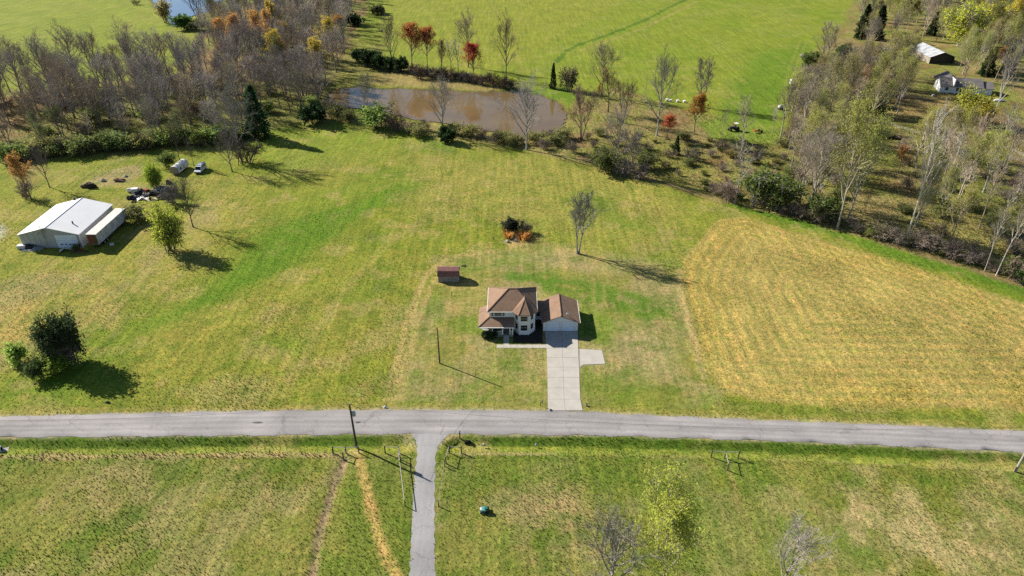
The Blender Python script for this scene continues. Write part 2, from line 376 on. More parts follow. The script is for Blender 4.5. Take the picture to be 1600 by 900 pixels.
# verges and ditch
def strip(line, off0, off1, c, alpha):
    p = np.array(resample(GL(line), 80)); q = list(map(tuple, p)); d = pdist(XF, YF, q)
    yl = np.interp(XF, p[:,0], p[:,1]); s = np.where(YF < yl, d, -d)
    wt = sstep(off0-.35, off0+.15, s+(n4-.5)*.8)*(1-sstep(off1-.3, off1+.3, s+(n4-.5)*.8))*alpha
    mixin(wt, c); return s, wt
s_road, wv = strip(ROAD_BOT, -.2, 2.4, (.070,.122,.017), .95); strip(ROAD_BOT, 2.4, 4.4, (.17,.205,.035), .85)
strip(ROAD_BOT, -.5, .25, (.30,.27,.19), .8)
sT, _ = strip(ROAD_TOP, -2.2, -.1, (.15,.175,.035), .7); strip(ROAD_TOP, -.4, .4, (.30,.26,.17), .8); strip(ROAD_TOP, -1.6, -.5, (.27,.225,.08), .45)
FENCE_L = [(-60,713),(0,713),(200,712),(420,709),(520,708)]
wf = track([(-60,714),(0,714),(200,713),(420,710),(530,711)], (.30,.245,.13), .8, .85, .9); tall += wf*.10
wf2 = track([(720,709),(800,709.5),(900,711)], (.33,.28,.16), .35, .7)
for line in ([(700,709),(1100,713)], [(1160,714),(1600,737)]): track(line, (.24,.22,.10), .3, .5)
# trench and straw strip in the pasture, bare soil at the pole foot
wtr = track([(540,716),(530,740),(515,780),(500,835),(488,900),(478,960)], (.24,.185,.125), .75, .95, .7)
wst = track([(560,712),(568,745),(578,790),(590,835),(606,875),(622,905)], (.40,.285,.115), .95, .97, .5)
zone([(538,701),(566,699),(566,712),(540,711)], (.44,.34,.17), .4, .4, .95)
track([(1140,730),(1150,780),(1180,850)], (.26,.22,.09), .45, .7)
# gravel mouth of the lane
zone([(622,676),(640,680),(650,692),(652,704),(640,698)], (.30,.255,.17), .6, .6, .8); zone([(682,704),(688,692),(702,684),(722,679),(700,676)], (.32,.28,.19), .6, .6, .8)
# wood floors, creek bottom, pond banks
LEFT_WOOD = [(-250,170),(0,148),(100,136),(200,128),(285,118),(305,70),(340,25),(420,-5),(560,-20),(585,-20),(570,20),(545,70),(525,118),(512,150),(520,186),(430,203),(385,216),(300,226),(200,238),(0,256),(-250,275)]
ww, sdw = zone(LEFT_WOOD, LITTER, 3, 5, .92)
mixin(ww*sstep(.4,.58,n20)*.75, (.15,.18,.04)); mixin(ww*sstep(.55,.7,n12)*.5, (.09,.065,.04))
zone([(330,85),(480,10),(560,-10),(540,50),(440,60),(400,100)], (.13,.17,.03), 4, 6, .7, (n12,.35,.6))
zone([(-100,225),(150,205),(380,190),(380,215),(200,236),(-100,262)], (.10,.13,.03), 3, 5, .6)
zone([(420,125),(520,95),(600,70),(600,110),(560,134),(515,150),(450,150)], (.155,.15,.05), 3, 4, .7)
zone([(590,115),(640,108),(760,122),(800,138),(760,142),(640,135),(560,133)], (.23,.185,.085), 2, 3, .85)
zone([(500,168),(620,185),(700,200),(840,216),(880,214),(960,262),(860,244),(720,216),(620,200),(500,188)], (.215,.175,.085), 2, 3, .8)
zone([(800,142),(880,138),(905,150),(890,165),(850,150)], LUSH, 2, 2, .9)
RIGHT_WOOD = [(890,165),(960,135),(1060,170),(1130,185),(1230,205),(1240,160),(1260,95),(1320,40),(1340,-20),(1760,-20),(1760,480),(1600,440),(1500,408),(1400,378),(1300,345),(1200,322),(1100,300),(1000,268),(900,240),(880,215)]
wr, sdr = zone(RIGHT_WOOD, (.205,.165,.078), 2.5, 3, .93)
mixin(wr*sstep(.42,.58,n12)*.7, (.165,.185,.04)); mixin(wr*sstep(.52,.7,n20)*.65, (.115,.15,.03)); mixin(wr*sstep(.55,.7,fbm(XF,YF,8,77))*.55, (.15,.085,.05))
zone([(890,215),(960,205),(1080,225),(1180,250),(1230,290),(1180,310),(1050,285),(960,255)], (.20,.19,.055), 4, 5, .8, (n4,.25,.55))
zone([(1090,195),(1150,180),(1230,205),(1210,225),(1110,215)], (.13,.19,.028), 2, 3, .9)
zone([(1330,340),(1440,280),(1600,330),(1600,420),(1480,390)], (.22,.19,.075), 4, 5, .7, (n12,.3,.6))
zone([(1290,110),(1400,80),(1420,130),(1340,150)], (.27,.20,.10), 3, 4, .7); zone([(1390,150),(1480,150),(1470,190),(1390,185)], (.27,.19,.09), 3, 4, .7)
zone([(1400,-20),(1480,-20),(1470,20),(1420,30)], (.16,.21,.035), 5, 5, .8)
w_edge = track([(905,246),(1000,274),(1100,306),(1200,328),(1300,352),(1400,385),(1500,414),(1600,446)], (.20,.14,.09), 2.0, .8, 1.5)
track([(1340,180),(1400,196),(1450,212),(1490,222)], (.27,.25,.22), 1.3, .85); track([(1510,198),(1560,222),(1600,243),(1680,285)], (.32,.29,.24), 1.4, .9); track([(1535,236),(1600,250),(1680,275)], (.25,.24,.23), 1.6, .7)
zone([(130,285),(180,265),(215,258),(228,270),(200,285),(150,293)], (.25,.205,.12), 1.5, 2, .85); zone([(205,292),(262,285),(270,305),(215,310)], (.20,.17,.11), 1, 1.5, .7)
zone([(-60,340),(-10,345),(8,358),(0,372),(-60,380)], (.36,.35,.33), .8, 1, .9)
zone([(20,250),(60,245),(70,290),(20,300)], (.24,.165,.08), 2, 3, .6)
zone([(780,375),(830,370),(840,382),(800,386)], (.30,.24,.12), 1, 1.5, .7)
# fine real variation of the sward
C *= (0.80+0.40*n4)[:,None]
mead = np.clip(1-wr-ww-wp-wh, 0, 1)*np.interp(YF, [180,280,400], [1,.55,.3])
cl = sstep(.60,.72,fbm(XF,YF,3.2,61,3))*mead*.45; mixin(cl, (.075,.125,.014))
cl = sstep(.60,.74,fbm(XF,YF,6.5,67,3))*mead*.5; mixin(cl, (.28,.235,.10))
zone([(430,362),(480,342),(560,314),(645,284),(655,292),(590,326),(520,362),(440,424),(340,474),(230,526),(150,575),(80,630),(60,625),(140,560),(220,512),(330,455)], (.095,.170,.016), 4.5, 4.0, .6)
C *= np.array([1.02,1.01,.90]) ** (1-.6*np.clip(wr+ww,0,1))[:,None]
sd_p = sdist(XF, YF, pond_poly); sd_l = sdist(XF, YF, lake_poly)
wet = sstep(-2.2, .4, np.maximum(sd_p, sd_l)+(n4-.5)*2); mixin(wet*.8, (.07,.052,.03))
sd_r = sdist(XF, YF, road_poly); sd_n = sdist(XF, YF, lane_poly)
DRIVE = [(851,517.5),(903,517.5),(903,545),(941,547),(946,569),(912,570.5),(906,575),(905.5,600),(907,628),(911,642.5),(856,642.5),(855.5,600),(854,546)]
WALK = [(776,538),(854.5,539),(854.8,544.2),(776,543.5)]
sd_d = sdist(XF, YF, GL(DRIVE)); sd_w = sdist(XF, YF, GL(WALK))
hard = np.maximum.reduce([sd_r, sd_n, sd_d, sd_w, sd_p-.2, sd_l-.2])
D_ = np.hypot(XF, YF)
tuft = np.where(hard > -.3, 0, np.where(YF < 46, 0, np.interp(YF, [46,110,150,200,260,330], [4.2,4.0,2.2,1.2,.5,0])))
tuft = np.where(np.abs(XF) > YF*.80+30, 0, tuft)*(.5+n12)
tall = tall*(.6+.8*n12); tall = np.where(wl > .5, tall*.6, tall); tall = np.where(s_road*(s_road>0) > 0, tall, tall); tall += wr*.15+ww*.12
Z = (n40-.5)*.25*sstep(.5,6,-hard)*sstep(46,60,YF)
Z += -.55*np.clip(sstep(.3,1.9,s_road)-sstep(2.2,4.6,s_road),0,1)*(sd_n < -1.5)*(YF > 40)
Z = np.where(sd_p > -3, -np.clip((sd_p+1.2)*.35, 0, 1.3), Z); Z = np.where(sd_l > -3, -np.clip((sd_l+1.2)*.35, 0, 1.3), Z)
Z += -.25*wtr*(.5+n4)
gm = bpy.data.meshes.new('ground')
gm.vertices.add(XF.size); gm.vertices.foreach_set('co', np.c_[XF, YF, Z].astype(np.float32).ravel())
ii = np.arange(NX*NY).reshape(NY, NX)
q = np.stack([ii[:-1,:-1], ii[:-1,1:], ii[1:,1:], ii[1:,:-1]], -1).reshape(-1, 4)
gm.loops.add(q.size); gm.loops.foreach_set('vertex_index', q.ravel().astype(np.int32))
gm.polygons.add(len(q)); gm.polygons.foreach_set('loop_start', np.arange(0, q.size, 4, dtype=np.int32))
gm.polygons.foreach_set('use_smooth', np.ones(len(q), bool))
gm.update(calc_edges=True)
at = gm.attributes.new('Col', 'FLOAT_COLOR', 'POINT'); at.data.foreach_set('color', np.c_[C, np.ones(len(C))].astype(np.float32).ravel())
lump = .8+.5*wp+.4*wh+.3*wr-.35*w1
for nm, arr in (('tuft', tuft), ('lump', lump), ('rowd', rowd), ('rowa', rowa), ('tall', tall)):
    a = gm.attributes.new(nm, 'FLOAT', 'POINT'); a.data.foreach_set('value', arr.astype(np.float32))
ground = bpy.data.objects.new('ground', gm); COL.objects.link(ground)
tag(ground, 'patchy spring pasture, hay field, lawn and woodland floor', 'ground', kind='structure')

m, n, l, b = new_mat('sward'); M['sward'] = m
def attr(n, name, typ='GEOMETRY'):
    a = n.new('ShaderNodeAttribute'); a.attribute_name = name; a.attribute_type = typ; return a
ac = attr(n, 'Col').outputs['Color']; al = attr(n, 'lump').outputs['Fac']; ard = attr(n, 'rowd').outputs['Fac']; ara = attr(n, 'rowa').outputs['Fac']
f1 = noise(n, l, 1.1, 7, 0.68); f2 = noise(n, l, 0.28, 4, 0.6); f3 = noise(n, l, 3.2, 4, 0.6); f4 = noise(n, l, 0.45, 5, 0.65, 'pos', (1,1.0,1))
col = mult(n, l, ac, ramp(n, l, f1, [(0.32, (.60,.62,.53)), (0.5, (.96,.96,.95)), (0.68, (1.32,1.27,1.22))]))
col = mult(n, l, col, ramp(n, l, f3, [(0.3, (.76,.78,.72)), (0.7, (1.22,1.18,1.16))]))
straw = mult(n, l, col, (1.24, 1.06, 1.16)); green = mult(n, l, col, (.70, .93, .62))
col = mult(n, l, col, straw, ramp(n, l, f2, [(0.5, 0), (0.66, .75)]), 'MIX'); col = mult(n, l, col, green, ramp(n, l, f4, [(0.52, 0), (0.68, .85)]), 'MIX')
mpg = n.new('ShaderNodeNewGeometry'); mpp = n.new('ShaderNodeMapping'); mpp.inputs['Rotation'].default_value = (0,0,math.radians(21)); mpp.inputs['Scale'].default_value = (.9,.05,1); l.new(mpg.outputs['Position'], mpp.inputs[0])
mpt = n.new('ShaderNodeTexNoise'); mpt.inputs['Scale'].default_value = .9; mpt.inputs['Detail'].default_value = 5; mpt.inputs['Roughness'].default_value = .6; l.new(mpp.outputs[0], mpt.inputs['Vector'])
col = mult(n, l, col, ramp(n, l, mpt.outputs['Fac'], [(.3, (.74,.80,.68)), (.5, (.98,.98,.96)), (.7, (1.26,1.17,1.15))]))
# mowing rows
mt = n.new('ShaderNodeMath'); mt.operation = 'MULTIPLY_ADD'; l.new(ard, mt.inputs[0]); mt.inputs[1].default_value = 2.3
nj = n.new('ShaderNodeMath'); nj.operation = 'MULTIPLY'; l.new(noise(n, l, .35, 3, .6), nj.inputs[0]); nj.inputs[1].default_value = 6.0; l.new(nj.outputs[0], mt.inputs[2])
sn = n.new('ShaderNodeMath'); sn.operation = 'SINE'; l.new(mt.outputs[0], sn.inputs[0])
sr = n.new('ShaderNodeMapRange'); l.new(sn.outputs[0], sr.inputs[0]); sr.inputs[1].default_value = -1; sr.inputs[2].default_value = 1
rowc = ramp(n, l, sr.outputs[0], [(0.0, (.84,.88,.86)), (.6, (1.0,1.0,1.0)), (1.0, (1.13,1.08,.98))])
col = mult(n, l, col, rowc, ara)
l.new(col, b.inputs['Base Color']); b.inputs['Roughness'].default_value = 1.0; b.inputs['Specular IOR Level'].default_value = 0.08
bump(n, l, b, f1, al, 0.21)
gm.materials.append(m)

# ------------------------------------------------------------------ grass tufts (uncountable)
tb = MB(); rg = random.Random(5)
for k in range(11):
    a = rg.uniform(0, 6.283); r = rg.uniform(0, .16); L = rg.uniform(.55, 1.0); bx, by = r*math.cos(a), r*math.sin(a)
    lean = rg.uniform(.15, .6); tx, ty = bx+lean*math.cos(a)*L*.7, by+lean*math.sin(a)*L*.7
    wx, wy = -math.sin(a)*.13, math.cos(a)*.13
    tb.add([(bx-wx,by-wy,-.08),(bx+wx,by+wy,-.08),((bx+tx)/2+wx*.8,(by+ty)/2+wy*.8,L*.55),(tx,ty,L),((bx+tx)/2-wx*.8,(by+ty)/2-wy*.8,L*.55)], [(0,1,2,4),(4,2,3)])
m, n, l, b = new_mat('grass_blade'); M['grass_blade'] = m
ac = attr(n, 'Col', 'INSTANCER').outputs['Color']; ar = attr(n, 'rnd', 'INSTANCER').outputs['Fac']
col = mult(n, l, ac, ramp(n, l, ar, [(0.0, (.78,.88,.68)), (.5, (1.04,1.04,1.02)), (1.0, (1.3,1.22,1.2))]))
l.new(col, b.inputs['Base Color']); b.inputs['Roughness'].default_value = .9; b.inputs['Specular IOR Level'].default_value = .1
tr = n.new('ShaderNodeBsdfTranslucent'); l.new(col, tr.inputs[0]); mx = n.new('ShaderNodeMixShader'); mx.inputs[0].default_value = .3
l.new(b.outputs[0], mx.inputs[1]); l.new(tr.outputs[0], mx.inputs[2]); l.new(mx.outputs[0], n['Material Output'].inputs[0])
grass = tb.build('grass_tufts', M['grass_blade']); tag(grass, 'short tufts of green and straw coloured grass on the fields', 'grass', kind='stuff')
ng = bpy.data.node_groups.new('scatter_grass', 'GeometryNodeTree')
ng.interface.new_socket('Geometry', in_out='INPUT', socket_type='NodeSocketGeometry'); ng.interface.new_socket('Geometry', in_out='OUTPUT', socket_type='NodeSocketGeometry')
N = ng.nodes; L = ng.links; gi = N.new('NodeGroupInput'); go = N.new('NodeGroupOutput')
oi = N.new('GeometryNodeObjectInfo'); oi.inputs['Object'].default_value = ground; oi.transform_space = 'ORIGINAL'
dp = N.new('GeometryNodeDistributePointsOnFaces'); dp.distribute_method = 'RANDOM'
na = N.new('GeometryNodeInputNamedAttribute'); na.data_type = 'FLOAT'; na.inputs['Name'].default_value = 'tuft'
nh = N.new('GeometryNodeInputNamedAttribute'); nh.data_type = 'FLOAT'; nh.inputs['Name'].default_value = 'tall'
L.new(oi.outputs['Geometry'], dp.inputs['Mesh']); L.new(na.outputs[0], dp.inputs['Density'])
rv = N.new('FunctionNodeRandomValue'); rv.data_type = 'FLOAT'; rv.inputs[2].default_value = 0.0; rv.inputs[3].default_value = 1.0
sa = N.new('GeometryNodeStoreNamedAttribute'); sa.data_type = 'FLOAT'; sa.domain = 'POINT'; sa.inputs['Name'].default_value = 'rnd'
L.new(dp.outputs['Points'], sa.inputs['Geometry']); L.new(rv.outputs[1], sa.inputs['Value'])
ip = N.new('GeometryNodeInstanceOnPoints'); L.new(sa.outputs[0], ip.inputs['Points']); L.new(gi.outputs[0], ip.inputs['Instance'])
rr = N.new('FunctionNodeRandomValue'); rr.data_type = 'FLOAT'; rr.inputs[2].default_value = 0; rr.inputs[3].default_value = 6.283; rr.inputs['Seed'].default_value = 3
cx = N.new('ShaderNodeCombineXYZ'); L.new(rr.outputs[1], cx.inputs[2]); L.new(cx.outputs[0], ip.inputs['Rotation'])
rs = N.new('FunctionNodeRandomValue'); rs.data_type = 'FLOAT'; rs.inputs[2].default_value = .6; rs.inputs[3].default_value = 1.9; rs.inputs['Seed'].default_value = 8
mm = N.new('ShaderNodeMath'); mm.operation = 'MULTIPLY'; L.new(rs.outputs[1], mm.inputs[0]); L.new(nh.outputs[0], mm.inputs[1])
L.new(mm.outputs[0], ip.inputs['Scale']); L.new(ip.outputs[0], go.inputs[0])
md = grass.modifiers.new('scatter', 'NODES'); md.node_group = ng

# ------------------------------------------------------------------ road, lane, pond, drive
def sheet(name, poly, z, mat, label, cat, kind='structure', uv=None):
    mb = MB(); mb.add([(x,y,z) for x,y in poly], [tuple(range(len(poly)))])
    return tag(mb.build(name, mat), label, cat, kind=kind)
mb = MB(); nR = len(road_t)
cross = [(0,.02),(.03,.075),(.25,.10),(.5,.12),(.75,.10),(.97,.075),(1,.02)]; UU = []
for i in range(nR):
    jit0 = .13*math.sin(i*.9)+.1*math.sin(i*2.7)+.07*math.sin(i*7.1); jit1 = .13*math.sin(i*.7+1)+.1*math.sin(i*1.9+1)+.07*math.sin(i*6.3)
    for t, z in cross:
        x = road_t[i]*(1-t)+road_b[i]*t; dy = jit0*(t == 0)-jit1*(t == 1)
        mb.v.append((x[0], x[1]+dy, z+.01)); UU.append(t)
for i in range(nR-1):
    for k in range(len(cross)-1):
        a = i*len(cross)+k; mb.f.append((a, a+1, a+1+len(cross), a+len(cross)))
ro = mb.build('road', M['asphalt'], smooth=True); ra = ro.data.attributes.new('across', 'FLOAT', 'POINT'); ra.data.foreach_set('value', UU)
tag(ro, 'worn grey asphalt country road crossing the picture', 'road', kind='structure')
lp = resample(GL(LANE[:8]), 40); rp = resample(GL(LANE[8:][::-1]), 40); mb = MB()
for i in range(40):
    j = .12*math.sin(i*3.3); j2 = .12*math.sin(i*2.3+2)
    c_ = (lp[i]+rp[i])/2; mb.v += [(lp[i][0]+j, lp[i][1], .02), (c_[0], c_[1], .07+.03*(i>2)), (rp[i][0]+j2, rp[i][1], .02)]
for i in range(39):
    for k in range(2): a = i*3+k; mb.f.append((a, a+3, a+4, a+1))
tag(mb.build('gravel_lane', M['gravel'], smooth=True), 'narrow pale gravel lane running down from the road', 'lane', kind='structure')
sheet('pond_water', [(x,y) for x,y in pond_poly], -.22, M['pond_water'], 'muddy brown pond between the meadow and the wood', 'pond')
sheet('lake_water', [(x,y) for x,y in lake_poly], -.22, M['lake_water'], 'blue pond at the top edge of the corner meadow', 'pond')
# road patches and stains
for px, py, sx, sy, mt_ in [(404,661,1.0,.25,'dark_metal'),(559.5,660.7,.5,.22,'dark_metal')]:
    x, y = G(px, py); rgp = random.Random(px)
    sheet('road_patch', [(x+sx*math.cos(a*.785)*rgp.uniform(.7,1.2), y+sy*math.sin(a*.785)*rgp.uniform(.7,1.2)) for a in range(8)], .137, M[mt_], 'small dark tar patch on the road ' + ('near the utility pole' if px > 500 else 'left of the utility pole'), 'patch')
# drive made of concrete slabs
drive = empty('driveway', (*G(880,580), 0), 0, 'pale concrete driveway of slabs from road to garage', 'driveway', kind='structure')
dx, dy = drive.location.x, drive.location.y
mb = MB(); mb.prism([(x-dx, y-dy) for x, y in GL(DRIVE)], -.05, .03); mb.build('bed', M['joint'], drive)
def lerp2(a, b, t): return (a[0]+(b[0]-a[0])*t, a[1]+(b[1]-a[1])*t)
rows_px = [(851.5,903,518.2),(852.5,903,530),(853.8,903.5,544.5),(854.5,904,559),(855,905,574),(855.3,905.5,590),(855.6,906,606.5),(855.8,907,624),(856.3,910.5,641.5)]
rgd = random.Random(2)
for (l0, r0, y0), (l1, r1, y1) in zip(rows_px[:-1], rows_px[1:]):
    for a, bq in ((0, .5), (.5, 1)):
        q4 = [G(l0+(r0-l0)*a, y0), G(l0+(r0-l0)*bq, y0), G(l1+(r1-l1)*bq, y1), G(l1+(r1-l1)*a, y1)]
        cx_, cy_ = sum(p[0] for p in q4)/4, sum(p[1] for p in q4)/4
        q4 = [(cx_+(p[0]-cx_)*.988-dx, cy_+(p[1]-cy_)*.985-dy) for p in q4][::-1]
        MB().prism(q4, .0, .06+rgd.uniform(0,.008)).build('slab', M['concrete'], drive)
q4 = [G(906,545.5), G(940.5,547.5), G(945.5,568.6), G(912,569.8), G(906.5,573.5)]
MB().prism([(x-dx, y-dy) for x, y in q4][::-1], 0, .058).build('slab', M['concrete'], drive)
wk = empty('walkway', (*G(815,541), 0), 0, 'narrow concrete front walk from porch steps to the driveway', 'walkway', kind='structure')
for k in range(7):
    a, bq = 776+(854-776)*k/7, 776+(854-776)*(k+1)/7
    q4 = [G(a+.12,538.8), G(bq-.12,538.8), G(bq-.12,543.8), G(a+.12,543.8)]
    MB().prism([(x-wk.location.x, y-wk.location.y) for x, y in q4][::-1], -.03, .05).build('slab', M['concrete'], wk)

# ------------------------------------------------------------------ the house
def roof_solid(mb, pts_top, faces, drop=.14):
    """a roof skin with a closed underside: pts_top are the skin's points"""
    nn = len(pts_top); vs = list(pts_top)+[(x,y,z-drop) for x,y,z in pts_top]
    fs = list(faces)+[tuple(i+nn for i in f[::-1]) for f in faces]
    edges = {}
    for f in faces:
        for i in range(len(f)): edges[(f[i], f[(i+1)%len(f)])] = 1
    for a, c in edges:
        if (c, a) not in edges: fs.append((c, a, a+nn, c+nn))
    return mb.add(vs, fs)
def window(parent, c, wd, ht, nrm, mat_frame=M['trim'], name='window', deep=.06, bars=True):
    """framed window on a wall: c = centre on the wall plane, nrm = outward angle in plan"""
    o = empty(name, c, nrm); o.parent = parent
    f = MB(); t = .09
    for a in ((-wd/2-t,wd/2+t,-deep,.02,ht/2,ht/2+t),(-wd/2-t,wd/2+t,-deep,.02,-ht/2-t,-ht/2),(-wd/2-t,-wd/2,-deep,.02,-ht/2,ht/2),(wd/2,wd/2+t,-deep,.02,-ht/2,ht/2)): f.box(*a)
    if bars: f.box(-wd/2,wd/2,-deep*.6,.0,-.025,.025)
    f.build('frame', mat_frame, o)
    MB().box(-wd/2,wd/2,-.03,.03,-ht/2,ht/2).build('pane', M['dark_glass'], o)
    return o
H = empty('house', (0,114,0), 0, 'white two storey house with brown hip roof, corner bay and attached double garage', 'house')
MB().box(-4.6,4.7,.6,9.1,0,5.0).build('wall', M['white_wall'], H)
MB().box(-4.66,4.76,.54,9.16,0,.35).build('foundation', M['foundation'], H)
r = MB(); e = 5.0
roof_solid(r, [(-5,.2,e),(5.1,.2,e),(5.1,9.5,e),(-5,9.5,e),(-.7,4.85,7.6),(.8,4.85,7.6)], [(0,1,5,4),(1,2,5),(2,3,4,5),(3,0,4)])
hr = r.build('roof', M['shingle'], H)
for a, c in (((-5,.2,5.02),(-.7,4.85,7.62)),((5.1,.2,5.02),(.8,4.85,7.62)),((-5,9.5,5.02),(-.7,4.85,7.62)),((5.1,9.5,5.02),(.8,4.85,7.62)),((-.7,4.85,7.62),(.8,4.85,7.62))):
    MB().tube([a, c], [.09,.09], 5).build('ridge_cap', M['shingle'], hr)
MB().box(1.9,2.15,6.2,6.45,6.2,6.95).build('vent_pipe', M['galv'], hr)
for bb in ((-5.08,-4.99,.2,9.5,4.84,4.98),(5.09,5.18,.2,9.5,4.84,4.98),(-4.98,.3,.1,.19,4.84,4.98)): MB().box(*bb).build('gutter', M['trim'], hr)
BAY = [(.45,.6),(1.5,-.8),(3.4,-.8),(4.6,.62)]
MB().prism(BAY+[(4.6,1.2),(.45,1.2)], .0, 5.0).build('bay_wall', M['white_wall'], H)
r = MB(); roof_solid(r, [(.02,.2,e+.02),(1.28,-1.2,e+.02),(3.62,-1.2,e+.02),(5.12,.2,e+.02),(2.55,2.0,6.75),(2.55,3.6,6.75),(5.12,.9,e+.02),(.02,.9,e+.02)], [(1,2,4),(0,1,4),(2,3,4),(3,6,5,4),(7,0,4,5)])
br = r.build('bay_roof', M['shingle'], H)
for a in ((1.28,-1.2,5.04),(3.62,-1.2,5.04)): MB().tube([a,(2.55,2.0,6.77)],[.08,.08],5).build('ridge_cap', M['shingle'], br)
for a, c in zip(BAY[:-1], BAY[1:]):
    ang = math.atan2(c[1]-a[1], c[0]-a[0]); L_ = math.dist(a, c)
    mx_, my_ = (a[0]+c[0])/2, (a[1]+c[1])/2; ox, oy = math.sin(ang)*.02, -math.cos(ang)*.02
    wd = 1.35 if abs(ang) < .1 else .8
    window(H, (mx_+ox, my_+oy, 3.95), wd, 1.15, ang); window(H, (mx_+ox, my_+oy, 1.75), wd, 1.3, ang)
    MB().add([(a[0]+ox*2,a[1]+oy*2,2.75),(c[0]+ox*2,c[1]+oy*2,2.75),(c[0]+ox*2,c[1]+oy*2,2.93),(a[0]+ox*2,a[1]+oy*2,2.93)],[(0,1,2,3)]).build('belt_trim', M['trim'], H)
for x in BAY[:1]+BAY[1:]: MB().box(x[0]-.07,x[0]+.07,x[1]-.07,x[1]+.07,0,5.0).build('corner_board', M['trim'], H)
window(H, (-2.85,.58,4.2), 1.5, .85, 0); window(H, (-3.98,.58,4.2), .42, .85, 0); window(H, (-1.72,.58,4.2), .42, .85, 0)
window(H, (-1.0,.58,1.7), .9, 1.2, 0)
window(H, (4.72,5.5,3.9), 1.0, 1.1, math.pi/2); window(H, (4.72,3.2,1.7), 1.0, 1.2, math.pi/2)
# left wing and porch
MB().prism([(-6.4,1.3),(-4.75,-.15),(-4.2,-.15),(-4.2,.6),(-4.62,.6),(-4.62,5.2),(-6.4,5.2)], 0, 2.62).build('wing_wall', M['white_wall'], H)
r = MB(); roof_solid(r, [(-6.85,-1.75,2.5),(.45,-1.75,2.5),(.45,.58,3.45),(-4.62,.58,3.45),(-4.62,5.4,3.45),(-6.85,5.4,2.5)], [(0,1,2,3),(5,0,3,4)], .16)
pr = r.build('porch_roof', M['shingle'], H)
MB().tube([(-6.85,-1.75,2.53),(-4.62,.58,3.48)],[.09,.09],5).build('ridge_cap', M['shingle'], pr)
MB().box(-6.85,.45,-1.84,-1.74,2.32,2.52).build('fascia', M['trim'], pr)
MB().add([(-6.4,5.2,2.5),(-4.62,5.2,2.5),(-4.62,5.2,3.4)],[(0,1,2)]).build('gable', M['white_wall'], pr)
MB().box(-4.2,.25,-1.6,.6,0,.55).build('porch_floor', M['deck'], H)
for x in (-4.0,-1.9,-.42,.15): MB().box(x-.09,x+.09,-1.6,-1.42,.55,2.4).build('porch_post', M['trim'], H)
for x0, x1 in ((-4.0,-1.9),(-.42,.15)):
    rl = MB().box(x0+.09,x1-.09,-1.55,-1.47,1.38,1.46).box(x0+.09,x1-.09,-1.55,-1.47,.68,.74)
    kx = x0+.25
    while kx < x1-.15: rl.box(kx-.02,kx+.02,-1.53,-1.49,.74,1.38); kx += .16
    rl.build('railing', M['trim'], H)
st = empty('steps', (-1.16,-1.6,0)); st.parent = H
for k in range(4): MB().box(-.6,.6,-.32*(k+1),-.32*k-.004,0,.46-.12*k).build('tread', M['concrete'], st)
MB().box(-.55,.55,-2.75,-1.3,0.0,.04).build('landing', M['concrete'], st)
dr = empty('front_door', (-2.6,.58,1.6)); dr.parent = H
MB().box(-.5,.5,-.05,.03,-1.05,1.0).build('leaf', M['dark_board'], dr); MB().box(-.62,-.5,-.07,.02,-1.05,1.1).box(.5,.62,-.07,.02,-1.05,1.1).box(-.5,.5,-.07,.02,1.0,1.1).build('frame', M['trim'], dr)
MB().prism([(.3,-3.6),(6.2,-3.6),(6.2,4.4),(4.85,4.4),(4.85,.5),(3.5,-.95),(1.4,-.95),(.3,.5)], -.02, .05).build('mulch_bed', M['mulch'], H)
# garage and link
MB().extrude([(6.4,0),(13.5,0),(13.5,2.4),(9.95,3.75),(6.4,2.4)], .5, 8.2).build('garage_wall', M['white_wall'], H)
r = MB(); roof_solid(r, [(6.0,.1,2.34),(9.95,.1,3.98),(13.9,.1,2.34),(13.9,8.6,2.34),(9.95,8.6,3.98),(6.0,8.6,2.34)], [(0,1,4,5),(1,2,3,4)], .16)
gr_ = r.build('garage_roof', M['shingle'], H); MB().tube([(9.95,.1,4.0),(9.95,8.6,4.0)],[.09,.09],5).build('ridge_cap', M['shingle'], gr_)
MB().box(13.88,13.97,.1,8.6,2.2,2.34).build('gutter', M['trim'], gr_)
dish = MB(); dish.blob((11.3,1.1,3.85),(.28,.12,.28),3,10,5,.03).tube([(11.3,1.2,3.3),(11.3,1.15,3.85)],[.04,.04],5); dish.build('satellite_dish', M['ceramic'], gr_)
for x0 in (7.05, 10.25):
    gd = empty('garage_door', (x0,.49,0)); gd.parent = H
    MB().box(-.1,0,-.07,.02,0,2.2).box(2.55,2.65,-.07,.02,0,2.2).box(-.1,2.65,-.07,.02,2.2,2.32).build('frame', M['trim'], gd)
    for k in range(4): MB().box(.01,2.54,-.035,.02,.02+k*.545,.545*(k+1)).build('panel', M['garage_door'], gd)
MB().box(4.7,6.4,4.6,7.8,0,2.5).build('link_wall', M['white_wall'], H)
r = MB(); roof_solid(r, [(4.7,4.1,2.5),(7.6,4.1,2.5),(7.6,6.2,3.3),(4.7,6.2,3.3),(4.7,8.2,2.5),(7.6,8.2,2.5)], [(0,1,2,3),(3,2,5,4)], .14); r.build('link_roof', M['shingle'], H)
window(H, (5.55,4.58,1.5), .8, 1.1, 0)

